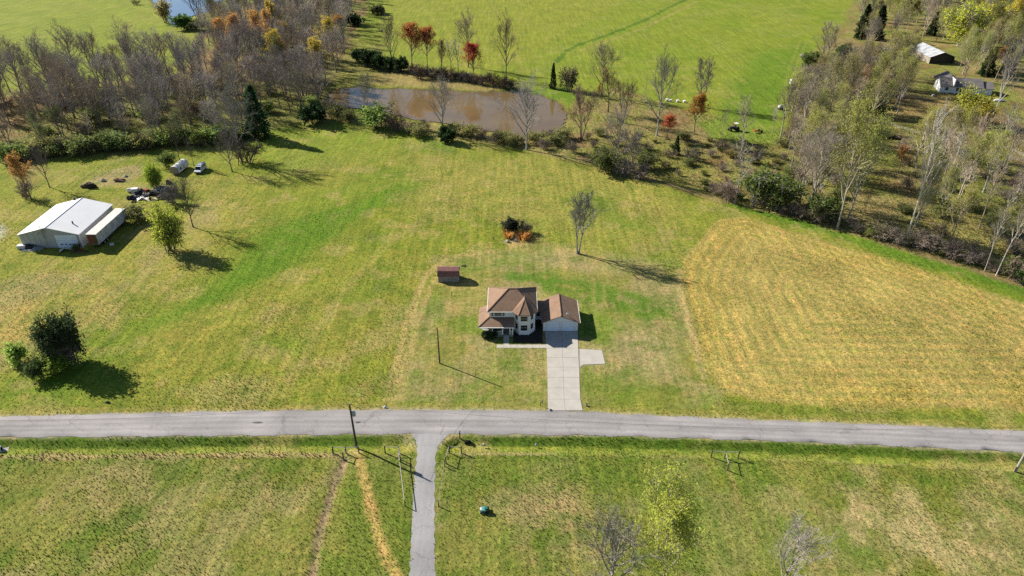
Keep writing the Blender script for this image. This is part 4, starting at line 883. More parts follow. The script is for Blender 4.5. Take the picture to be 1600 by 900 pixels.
for px, py, lb, mt_, sz in ((1386,77.5,'long white boat hull among the trees by the pale roofed shed','white_junk',(5.0,1.6,.9)),(1349,94,'white sheet metal on the yard left of the far shed','white_junk',(4,2.4,.5)),(1364,92,'grey scrap mound on the yard left of the far shed','grey_junk',(6,3,1.0)),(1256,88,'blue grey scrap at the meadow corner by the far trees','grey_junk',(3.5,2.2,1.2)),(1560,158,'white boat hull under the pale tree by the bungalow','white_junk',(4.6,1.7,1.0)),(1458,150,'pale stone in the bungalow yard','stone',(1.6,1.2,.8))):
    x, y = G(px,py); tag(MB().blob((0,0,sz[2]*.3),(sz[0]/2,sz[1]/2,sz[2]*.7),int(px),12,5,.12).build('yard_object', M[mt_], None, loc=(x,y,0)), lb, 'boat' if 'boat' in lb else 'scrap' if 'scrap' in lb or 'sheet' in lb else 'stone')
for k, (px, py, s) in enumerate(((793.5,378,.55),(806.5,376.5,.6),(800,372,.5))):
    x, y = G(px,py); tag(MB().blob((0,0,.15),(s,s*.7,s*.8),k+20,8,5,.2).build('garden_stone', M['stone'], None, loc=(x,y,0)), ('leftmost','rightmost','rearmost')[k]+' of three pale stones before the ornamental grass', 'stone', 'stones by the ornamental grass')
x, y = G(771,375); o = empty('garden_stake', (x,y,0), 0, 'little wooden cross stake left of the ornamental grass', 'stake'); MB().tube([(0,0,0),(0,0,.8)],[.06,.06],5).build('post', M['dark_board'], o); MB().tube([(-.3,0,.6),(.3,0,.6)],[.05,.05],5).build('crosspiece', M['dark_board'], o)

# ------------------------------------------------------------------ trees and shrubs
def rot_from(d, ang, az):
    d = d.normalized(); a = Vector((0,0,1)) if abs(d.z) < .9 else Vector((1,0,0))
    u = d.cross(a).normalized(); v = d.cross(u)
    return (d*math.cos(ang)+(u*math.cos(az)+v*math.sin(az))*math.sin(ang)).normalized()
def grow(seed, h=1.0, fork=.35, nlimb=13, limb=.42, ang=(35,60), up=.25, sub=(6,5,3), r0=.016, stems=1, top_bias=.5, twig_r=.0022, wob=.10, lead=1.0, twig_l=1.0, tilt=(.10,.22)):
    """one tree of height ~1: trunk+limbs mesh, twig mesh, twig tips"""
    rg = random.Random(seed); tr = MB(); tw = MB(); tips = []
    def walk(p, d, L_, n_, wobble, trop):
        pts = [p.copy()]
        for k in range(n_):
            d = (d+Vector((rg.gauss(0,wobble),rg.gauss(0,wobble),rg.gauss(0,wobble)*.6+trop/n_))).normalized()
            p = p+d*(L_/n_); pts.append(p.copy())
        return pts
    def at(pts, t):
        f = t*(len(pts)-1); i = min(int(f), len(pts)-2); return pts[i].lerp(pts[i+1], f-i), (pts[i+1]-pts[i]).normalized()
    def twigs(pts, L_, lvl):
        nch = sub[min(lvl, len(sub)-1)]
        for k in range(nch):
            t = rg.uniform(.25, 1.0); p, d = at(pts, t)
            nd = rot_from(d, math.radians(rg.uniform(22,55)), rg.uniform(0,6.283)); LL = L_*rg.uniform(.38,.62)*twig_l
            q = walk(p, nd, LL, 2, wob*1.3, up*.8)
            if lvl >= len(sub)-1:
                tw.tube([q[0], q[2]], [twig_r, twig_r*.55], 3, False); tips.append(q[2])
            else:
                tw.tube(q, [twig_r*1.9/(lvl+.7), twig_r*1.5/(lvl+.7), twig_r], 3, False); twigs(q, LL, lvl+1)
    for s in range(stems):
        az = 6.283*s/stems+rg.uniform(-.4,.4); tl_ = 0 if stems == 1 else rg.uniform(*tilt)
        d0 = Vector((math.cos(az)*tl_, math.sin(az)*tl_, 1)).normalized(); HH = lead*(1 if stems == 1 else rg.uniform(.85,1.0))
        b0 = Vector((0,0,-.01)) if stems == 1 else Vector((math.cos(az)*.012, math.sin(az)*.012, -.01))
        tp = walk(b0, d0, HH, 9, .035, .12); rs_ = r0/(stems**.5)
        rad = [rs_*1.35]+[rs_*(1-.86*(k/9)) for k in range(1,10)]
        tr.tube(tp, rad, 7)
        nl = max(3, nlimb//stems)
        for k in range(nl):
            t = fork+(1-fork)*((k+rg.uniform(0,.8))/nl)**(1.0-top_bias*.4)
            t = min(t, .98); p, d = at(tp, t); rel = (t-fork)/(1-fork)
            nd = rot_from(d, math.radians(rg.uniform(*ang)*(1-.35*rel)), k*2.4+rg.uniform(-.5,.5)); LL = limb*(1-.55*rel)*rg.uniform(.75,1.15)
            q = walk(p, nd, LL, 5, wob, up); rb = rs_*(1-.86*t)*.72+.0018
            tr.tube(q, [rb*(1-.75*i/5) for i in range(6)], 5, False)
            twigs(q, LL, 0)
        twigs(tp[6:], .22, 0)
    return tr, tw, tips
def leaves(tips, seed, n_per=2, size=.018, spread=.02, keep=1.0, cond=None):
    rg = random.Random(seed); mb = MB()
    for t in tips:
        if cond and not cond(t): continue
        if rg.random() > keep: continue
        for _ in range(n_per):
            c_ = t+Vector((rg.gauss(0,spread),rg.gauss(0,spread),rg.gauss(0,spread)))
            a = Vector((rg.gauss(0,1),rg.gauss(0,1),rg.gauss(0,.6))).normalized(); b_ = a.cross(Vector((rg.gauss(0,1),rg.gauss(0,1),rg.gauss(0,1)))).normalized()
            s = size*rg.uniform(.6,1.4)
            mb.add([c_-a*s, c_-b_*s*.6+a*s*.1, c_+a*s, c_+b_*s*.6-a*s*.1], [(0,1,2,3)])
    return mb
PROTO = {}
def proto(key, tr, tw, lf=None):
    out = []
    for nm, mb, mt_ in (('trunk', tr, 'bark'), ('branches', tw, 'twig'), ('crown', lf, 'leaf')):
        if mb is None or not mb.v: out.append(None); continue
        me = mb.mesh(key+'_'+nm); me.materials.append(M[mt_]); out.append(me)
    PROTO.setdefault(key, []).append(out)
for k in range(5): # slender woodland trees, bare
    proto('wood', *grow(100+k, fork=.30, nlimb=14, limb=.42, ang=(26,48), up=.5, sub=(6,5,3), r0=.0165, twig_r=.00115)[:2])
for k in range(3): # spreading bare trees
    proto('open', *grow(200+k, fork=.22, nlimb=17, limb=.56, ang=(36,60), up=.4, sub=(6,5,4), r0=.020, twig_r=.00115)[:2])
for k in range(2): # twin or triple stems
    proto('multi', *grow(300+k, fork=.18, nlimb=22, limb=.38, ang=(24,45), up=.5, sub=(6,5,3), r0=.019, stems=2+k, twig_r=.00115)[:2])
for k in range(3): # pale, tall, thin, few twigs
    proto('pale', *grow(400+k, fork=.36, nlimb=11, limb=.33, ang=(30,60), up=.35, sub=(5,4,3), r0=.0145, twig_r=.00115)[:2])
for k in range(3): # leafing out
    tr, tw, tips = grow(500+k, fork=.22, nlimb=17, limb=.48, ang=(30,56), up=.45, sub=(6,5,3), r0=.0175, twig_r=.00115)
    proto('bud', tr, tw, leaves(tips, 50+k, 3, .0085, .022, .8))
for k in range(2): # leafy
    tr, tw, tips = grow(600+k, fork=.16, nlimb=22, limb=.40, ang=(30,60), up=.45, sub=(6,5,3), r0=.017, stems=2, twig_r=.0018)
    proto('leafy', tr, tw, leaves(tips, 60+k, 5, .0155, .026, .95))
for k in range(2): # a part of the leaves left, on top
    tr, tw, tips = grow(700+k, fork=.3, nlimb=16, limb=.40, ang=(35,60), up=.35, sub=(6,5,3), r0=.015, twig_r=.0018)
    proto('autumn', tr, tw, leaves(tips, 70+k, 3, .014, .02, .8, (lambda t: t.z > .68) if k == 0 else None))
# dark evergreen with round head and bare inside
tr, tw, tips = grow(801, fork=.12, nlimb=26, limb=.58, ang=(28,66), up=.5, sub=(7,5,3), r0=.026, stems=3, twig_r=.003)
far = max((t-Vector((0,0,.45))).length for t in tips)
proto('evergreen', tr, tw, leaves(tips, 81, 5, .024, .03, .9, lambda t: (t-Vector((0,0,.42))).length > .36*far/.6*.72 or t.z > .62))
def cedar(seed, wid=.2, n_=2600, tip=.0):
    rg = random.Random(seed); tr = MB(); lf = MB(); tr.tube([(0,0,-.01),(0,0,.5),(0,0,.98)],[.02,.012,.003],6)
    for k in range(n_):
        z = rg.random()**1.25*.97+.02; R = wid*(1-z)**.62*(.75+.35*math.sin(z*31+seed)*.4+.2)*rg.uniform(.55,1.05); a = rg.uniform(0,6.283)
        R *= .85+.25*math.sin(a*3+z*9)
        c_ = Vector((R*math.cos(a),R*math.sin(a),z)); o_ = Vector((math.cos(a),math.sin(a),rg.uniform(-.5,.5))).normalized(); b_ = o_.cross(Vector((rg.gauss(0,1),rg.gauss(0,1),1))).normalized(); s = rg.uniform(.014,.032)
        lf.add([c_-o_*s, c_+b_*s*.55, c_+o_*s*1.2, c_-b_*s*.55], [(0,1,2,3)])
    if tip: tr.tube([(0,0,.9),(0.01,0,1+tip)],[.006,.003],5)
    tw = MB()
    for k in range(60):
        z = rg.uniform(.05,.9); a = rg.uniform(0,6.283); R = wid*(1-z)**.8*.9; tw.tube([(0,0,z),(R*math.cos(a),R*math.sin(a),z+.02)],[.004,.0015],3,False)
    return tr, tw, lf
proto('cedar', *cedar(1, .24, 3400)); proto('cedar', *cedar(2, .19, 2600)); proto('cedar', *cedar(3, .17, 2600, .35))
def shrub(seed, nst=13, leafn=0, size=.05, wide=.55, sub=(5,4)):
    rg = random.Random(seed); tr = MB(); tw = MB(); tips = []
    for k in range(nst):
        az = rg.uniform(0,6.283); tl = rg.uniform(.1,wide*1.3); p = Vector((rg.gauss(0,.12),rg.gauss(0,.12),-.02)); d = Vector((math.cos(az)*tl,math.sin(az)*tl,1)).normalized(); pts = [p]
        L_ = rg.uniform(.6,1.05)
        for i in range(4): d = (d+Vector((rg.gauss(0,.1),rg.gauss(0,.1),.03))).normalized(); pts.append(pts[-1]+d*L_/4)
        tr.tube(pts, [.016,.013,.01,.007,.004], 4, False)
        for j in range(sub[0]*2):
            t = rg.uniform(.2,1)*4; i = min(int(t),3); q = pts[i].lerp(pts[i+1], t-i); nd = rot_from(d, math.radians(rg.uniform(25,65)), rg.uniform(0,6.283)); q2 = q+nd*rg.uniform(.15,.35)
            tw.tube([q,q2],[.007,.005],3,False)
            for m_ in range(sub[1]):
                nd2 = rot_from(nd, math.radians(rg.uniform(15,60)), rg.uniform(0,6.283)); s0 = q.lerp(q2, rg.uniform(.3,1)); q3 = s0+nd2*rg.uniform(.1,.25); tw.tube([s0,q3],[.0055,.0035],3,False); tips.append(q3)
    return tr, tw, (leaves(tips, seed+9, leafn, size, .05) if leafn else None)
for k in range(3): proto('brush', *shrub(900+k, 14))
for k in range(3): proto('bush', *shrub(920+k, 12, 3, .05))
for k in range(2): proto('dense', *shrub(940+k, 13, 7, .062, .6))

for k in range(2): proto('vase', *shrub(960+k, 15, 4, .028, .55, (8,5)))
tr, tw, lf = shrub(980, 24, 5, .036, .62, (9,6))
lf2 = MB()
for f in lf.f:
    q_ = Vector(lf.v[f[0]])
    if (Vector((q_.x/.62, q_.y/.62, q_.z/.8))).length > .86 and not (q_.x > .1 and q_.y < 0 and q_.z < .6): lf2.add([lf.v[i] for i in f], [(0,1,2,3)])
PROTO['evergreen'] = []; proto('evergreen', tr, tw, lf2)
proto('lone', *grow(333, fork=.24, nlimb=24, limb=.34, ang=(26,50), up=.55, sub=(6,5,3), r0=.017, stems=2, twig_r=.0012, tilt=(.02,.06))[:2])
tr, tw, tips = grow(531, fork=.20, nlimb=18, limb=.48, ang=(28,52), up=.5, sub=(6,5,3), r0=.018, twig_r=.0012)
proto('airy', tr, tw, leaves(tips, 53, 5, .0095, .026, .95))
rgt = random.Random(77)
GREY=(.29,.265,.235,1); PURP=(.275,.238,.205,1); WARM=(.29,.235,.175,1); PALEB=(.36,.31,.245,1); DARKB=(.085,.07,.06,1)
YG=(.33,.33,.05,1); LG=(.22,.30,.045,1); GREENL=(.16,.25,.05,1); OR=(.52,.28,.085,1); RED=(.42,.055,.035,1); YEL=(.46,.34,.045,1); DKG=(.022,.042,.016,1); EVG=(.028,.058,.018,1); RUST=(.30,.125,.05,1)
def plant(key, px, py, h, label, cat='tree', group=None, bark=GREY, twig=None, leaf=None, var=None, wide=1.0, name=None, xy=None, rz=None):
    x, y = xy if xy else G(px, py)
    pr_ = PROTO[key]; v_ = pr_[(var if var is not None else rgt.randrange(len(pr_)))%len(pr_)]
    nm = name or ({'cedar':'cedar_tree','evergreen':'evergreen_tree','bud':'budding_tree','leafy':'leafy_tree','vase':'leafy_tree','airy':'budding_tree','autumn':'autumn_tree'}.get(key,'bare_tree') if cat == 'tree' else cat.replace(' ','_'))
    o = empty(nm, (x,y,0), rz if rz is not None else rgt.uniform(0,6.283), label, cat, group)
    s = (h*wide, h*wide, h)
    jb = rgt.uniform(.88,1.14); jr = rgt.uniform(.96,1.04)
    j = lambda c_: (min(1,c_[0]*jb*jr), min(1,c_[1]*jb), min(1,c_[2]*jb/jr), 1)
    twig = twig or bark
    for mesh_, pn, c_ in zip(v_, ('trunk' if cat != 'shrub' else 'stems','branches','crown'), (bark, twig, leaf or LG)):
        if mesh_: inst(pn, mesh_, o, (0,0,0), (0,0,0), s, j(c_))
    return o
def P(key, px, base, top, label, **k): return plant(key, px, base, max(1.0, tree_h(px, base, top)), label, **k)

def to_px(x, y):
    z = y*math.cos(PITCH)+CAM_H*math.sin(PITCH); v = y*math.sin(PITCH)-CAM_H*math.cos(PITCH); return 800+x/z*FOC, 450-v/z*FOC
def size_word(h_): return 'tall' if h_ > 15.5 else 'short' if h_ < 12.5 else 'middling'
def pick(v, table):
    for lim, word in table:
        if v < lim: return word
    return table[-1][1]
LW = [(70,'above the orange tree'),(130,'above the barn roof'),(200,'above the trailer'),(265,'above the junk heap'),(330,'above the van'),(400,'left of the cedar'),(450,'above the cedar'),(1e9,'next to the pond')]
RW = [(1235,'by the white tank'),(1270,'by the meadow edge'),(1310,'above the willow'),(1350,'right of the willow'),(1400,'by the log pile'),(1450,'left of the bungalow'),(1500,'by the white trunks'),(1550,'by the bungalow'),(1e9,'near the right edge')]
CR = [(1140,'below the pale sapling'),(1185,'by the left green bush'),(1230,'by the second green bush'),(1275,'under the white-limbed tree'),(1320,'under the willow'),(1370,'by the dead trunk'),(1430,'under the tall white tree'),(1500,'right of the tall white tree'),(1560,'by the pair of thin trunks'),(1e9,'at the right edge')]
def fill(poly_px, spacing, seed, avoid=()):
    poly = GL(poly_px); rg = random.Random(seed); out = []
    x0, x1 = min(p[0] for p in poly), max(p[0] for p in poly); y0, y1 = min(p[1] for p in poly), max(p[1] for p in poly)
    for _ in range(int((x1-x0)*(y1-y0)/spacing**2*6)):
        x, y = rg.uniform(x0,x1), rg.uniform(y0,y1)
        ins = False
        for (ax_, ay_), (bx2, by2) in zip(poly, poly[1:]+poly[:1]):
            if (ay_ > y) != (by2 > y) and x < (bx2-ax_)*(y-ay_)/(by2-ay_)+ax_: ins = not ins
        if not ins or any((x-q[0])**2+(y-q[1])**2 < (spacing*q[2])**2 for q in out): continue
        if any((x-q[0])**2+(y-q[1])**2 < q[2]**2 for q in avoid): continue
        out.append((x, y, rg.uniform(.75,1.15)))
    return [(a, c_) for a, c_, _ in out]
# single trees one can point at
P('lone', 903, 396, 308, 'tall bare twin-stemmed tree standing alone behind the house', bark=(.27,.245,.215,1), wide=1.15, rz=0)
P('vase', 270, 391, 332, 'bright yellow-green multi-stemmed tree in the meadow right of the trailer', bark=(.13,.11,.09,1), leaf=(.40,.46,.06,1), var=0, wide=.60)
P('open', 302, 355, 292, 'leaning bare tree just behind the yellow-green meadow tree', bark=(.12,.10,.085,1), twig=(.15,.13,.11,1), wide=.75)
P('vase', 246, 296, 256, 'small fresh green tree growing out of the junk heap', bark=DARKB, leaf=(.33,.44,.05,1), var=1, wide=.45)
P('brush', 270, 318, 288, 'grey leafless shrub right of the junk heap', cat='shrub', bark=(.15,.135,.12,1), wide=1.1)
P('autumn', 50, 312, 252, 'orange leaved tree behind the barn at the left edge', bark=(.15,.12,.1,1), twig=(.19,.14,.1,1), leaf=OR, var=1, wide=.75)
P('brush', 44, 310, 280, 'bare brown shrub at the foot of the orange tree', cat='shrub', bark=WARM, wide=1.0)
P('open', 78, 293, 240, 'bare grey tree between the barn and the left wood', bark=(.16,.14,.12,1), wide=.75)
plant('evergreen', 108, 566, 8.8, 'large dark round-headed evergreen tree alone in the left meadow', bark=(.10,.085,.07,1), twig=(.13,.11,.09,1), leaf=(.042,.066,.026,1), wide=.60, rz=0)
plant('bush', 64, 588, 3.6, 'dark rounded bush on the left of the large evergreen', cat='shrub', bark=DARKB, leaf=(.07,.11,.03,1), var=0, wide=.9)
plant('dense', 30, 566, 3.6, 'light green leafy bush farthest left by the large evergreen', cat='shrub', bark=DARKB, leaf=(.36,.47,.10,1), var=1, wide=.8)
plant('dense', 92, 578, 3.0, 'low dark brush under the large evergreen', cat='shrub', bark=DARKB, var=1, wide=1.2)
P('pale', 281, 252, 197, 'slender bare tree beside the camper', bark=(.13,.11,.09,1), wide=.8)
P('pale', 303, 259, 219, 'thin bare sapling behind the van', bark=(.15,.13,.11,1), wide=.8)
P('pale', 230, 259, 238, 'short leaning dead stem left of the camper', bark=(.1,.08,.07,1), wide=.4)
P('bush', 262, 262, 240, 'green bush against the far side of the camper', cat='shrub', bark=DARKB, leaf=(.13,.18,.04,1))
P('open', 378, 252, 170, 'bushy bare tree at the corner of the left wood near the big cedar', bark=(.2,.175,.15,1), twig=(.23,.2,.165,1))
P('brush', 384, 256, 222, 'dark brush at the foot of the corner tree', cat='shrub', bark=(.1,.08,.07,1), wide=1.2)
P('open', 363, 268, 215, 'low leaning bare tree in front of the corner tree', bark=(.17,.15,.13,1), wide=.9)
P('cedar', 405, 214, 132, 'tall dark green cedar at the edge of the left wood', leaf=(.03,.085,.03,1), bark=DARKB, var=0, wide=1.15)
P('dense', 491, 192, 165, 'dark rounded evergreen bush between the cedar and the pond', cat='shrub', leaf=EVG, bark=DARKB, var=1, wide=1.2)
# pond, near bank
P('bush', 590, 200, 168, 'green bush on the near bank at the left end of the pond', cat='shrub', leaf=GREENL, bark=DARKB, wide=1.4)
P('brush', 618, 203, 175, 'reddish brush beside the green bush on the near bank', cat='shrub', bark=(.2,.13,.11,1), wide=1.3)
P('open', 577, 190, 132, 'pale bare tree leaning over the left end of the pond', bark=PALEB, twig=(.27,.25,.22,1), wide=.8)
P('open', 692, 212, 138, 'bare grey tree on the near bank in the middle of the pond', bark=(.28,.25,.22,1), wide=.8)
P('dense', 696, 222, 200, 'round dark juniper bush at the foot of the near bank tree', cat='shrub', leaf=EVG, bark=DARKB, var=0, wide=.9)
P('open', 823, 234, 148, 'pale wide-branched bare tree at the right end of the pond', bark=(.33,.3,.26,1), twig=(.26,.235,.21,1), wide=.95)
for k, (px, py) in enumerate(((735,213),(770,222),(800,228),(850,233),(870,226),(640,208),(545,188),(895,238),(880,218),(665,203),(712,210),(752,216),(785,220),(815,224),(838,222),(862,219),(655,212),(602,192),(528,182),(515,172))):
    P('brush' if k%2 else 'bush', px, py, py-16, ['low olive brush','dry brown brush'][k%2]+' on the near pond bank '+pick(px, [(600,'left of the green bush'),(660,'right of the reddish brush'),(760,'right of the juniper'),(785,'midway to the pale tree'),(825,'left of the pale tree'),(1e9,'right of the pale tree')]), cat='shrub', group='brush on the near pond bank', bark=(.24,.19,.14,1), leaf=(.22,.23,.07,1), wide=1.5)
# pond, far bank
P('open', 613, 108, 42, 'bare tree at the left end of the far pond bank', bark=(.17,.145,.125,1), wide=.7)
P('autumn', 644, 110, 46, 'broad tree with orange top on the far pond bank', bark=(.16,.13,.11,1), twig=(.2,.145,.11,1), leaf=(.40,.15,.045,1), var=0, wide=1.1)
P('autumn', 668, 110, 52, 'smaller orange-topped tree right of the broad orange tree', bark=(.16,.13,.11,1), leaf=(.42,.13,.04,1), var=0, wide=.9)
P('bud', 690, 113, 72, 'thin tree with yellowish buds on the far pond bank', bark=WARM, leaf=(.34,.22,.06,1), wide=.8)
P('pale', 705, 116, 70, 'first of two thin bare trees left of the red tree', bark=GREY); P('pale', 716, 118, 66, 'second of two thin bare trees, nearer the red tree', bark=GREY)
P('autumn', 741, 129, 76, 'bright red leaved tree on the far pond bank', bark=(.14,.11,.1,1), leaf=RED, wide=.95)
P('open', 732, 105, 38, 'bare tree rising behind the red tree', bark=(.17,.145,.12,1), wide=.75)
P('open', 791, 124, 46, 'bare straight tree in the meadow right of the red tree', bark=(.15,.125,.105,1), wide=.62)
P('cedar', 864, 139, 98, 'narrow dark cedar with a long bare tip at the meadow corner', leaf=EVG, bark=DARKB, var=2, wide=.9)
P('bush', 888, 142, 106, 'small greyish tree right of the narrow cedar', cat='tree', bark=GREY, leaf=(.14,.12,.06,1), wide=.6)
P('open', 940, 150, 82, 'large bare tree with layered branches beyond the pond end', bark=(.14,.115,.10,1), wide=.9)
for k, (px, py, h_) in enumerate(((577,103,22),(592,108,20),(612,110,18),(628,112,20),(560,96,16))): P('dense', px, py, py-h_, 'dark evergreen bush, '+('third','middle','fourth','rightmost','leftmost')[k].replace('third','second')+' of five at the left end of the far bank', cat='shrub', group='evergreen bushes on the far bank', leaf=EVG, bark=DARKB, wide=1.0)
for k, px in enumerate(range(645, 800, 11)):
    py = 118+(px-645)*.13; P('brush', px, py+rgt.uniform(-3,4), py-14-rgt.uniform(0,8), 'low dark brush on the far pond bank '+pick(px, [(665,'below the broad orange tree'),(690,'below the smaller orange-topped tree'),(722,'below the two thin bare trees'),(755,'below the red tree'),(1e9,'right of the red tree')]), cat='shrub', group='brush on the far pond bank', bark=rgt.choice(((.10,.085,.075,1),(.14,.1,.08,1),(.17,.11,.07,1))), wide=1.5)
# right of the pond
P('multi', 908, 218, 138, 'brown bushy many-stemmed tree at the right end of the pond', bark=(.18,.13,.1,1), twig=(.22,.15,.12,1), var=1, wide=1.1)
P('multi', 973, 192, 128, 'brown bushy tree left of the tall grey tree beyond the pond', bark=(.17,.13,.105,1), twig=(.21,.155,.12,1), var=1, wide=1.0)
P('bud', 950, 175, 118, 'tree with olive buds between the two brown bushy trees', bark=DARKB, leaf=(.24,.2,.06,1))
P('leafy', 935, 152, 134, 'small bright yellow tree beyond the pond end', bark=DARKB, leaf=YEL, wide=.6)
P('open', 1026, 212, 112, 'tall pale grey tree with an upright crown right of the pond', bark=(.30,.27,.24,1), twig=(.24,.21,.19,1), wide=.62)
P('multi', 1097, 168, 94, 'bare fan-shaped tree at the edge of the far meadow', bark=(.21,.18,.155,1), var=0, wide=1.0)
P('autumn', 1084, 210, 156, 'orange-brown leaved tree beside the clearing', bark=(.15,.11,.08,1), leaf=(.36,.17,.035,1), var=1, wide=1.0)
P('autumn', 1043, 218, 185, 'small coral red tree left of the orange-brown tree', bark=DARKB, leaf=(.45,.13,.05,1), var=1, wide=1.3)
P('cedar', 1056, 241, 212, 'small dark evergreen below the coral red tree', leaf=EVG, bark=DARKB, var=1, wide=1.2)
P('open', 962, 270, 188, 'bare tree in brush at the meadow edge above the hay field', bark=(.2,.18,.16,1), wide=.75)
P('multi', 985, 268, 205, 'many-stemmed bare tree right of the meadow edge tree', bark=(.17,.15,.13,1), var=1)
P('pale', 1158, 240, 160, 'thin pale sapling in front of the tractor', bark=PALEB); P('pale', 1207, 208, 170, 'thin pale tree right of the farm implement', bark=PALEB, wide=.8)
P('pale', 1128, 213, 172, 'thin pale sapling left of the tractor', bark=PALEB, wide=.7)
for k, (px, py, h_) in enumerate(((945,268,30),(975,275,26),(1000,280,24),(1010,262,22),(930,258,22),(1085,250,20),(1180,255,22),(1130,235,18))): P('bush' if k in (0,3) else 'brush', px, py, py-h_, ('green bush below the meadow edge tree','leafless shrub right of the meadow edge tree','leafless shrub below the many-stemmed bare tree','green bush beside the many-stemmed bare tree','leafless shrub left of the meadow edge tree','leafless shrub below the orange-brown tree','leafless shrub below the farm implement','leafless shrub left of the pale sapling')[k], cat='shrub', group='shrubs between pond and hay field', bark=(.16,.135,.11,1), leaf=(.12,.15,.04,1), wide=1.3)
for k, (x, y) in enumerate(fill([(880,214),(960,205),(1100,218),(1200,235),(1235,270),(1240,312),(1150,302),(1000,264),(905,240)], 5.5, 31)):
    px = to_px(x,y)[0]; h_ = rgt.uniform(.9,2.6); kd = rgt.choice(('bush','bush','brush','brush','brush'))
    plant(kd, 0,0, h_, ('leafy' if kd == 'bush' else 'leafless')+(' low' if h_ < 1.7 else ' taller')+' scrub on rough ground, '+pick(px, [(930,'by the pond end'),(990,'by the meadow edge tree'),(1045,'below the tall grey tree'),(1090,'below the orange-brown tree'),(1140,'below the tractor'),(1190,'below the implement'),(1e9,'left of the white-limbed tree')]), cat='shrub', group='scrub on the rough ground', bark=rgt.choice(((.22,.17,.12,1),(.26,.2,.13,1),(.17,.13,.1,1))), leaf=rgt.choice(((.2,.21,.055,1),(.16,.19,.05,1),(.25,.22,.07,1))), xy=(x,y), wide=1.7)
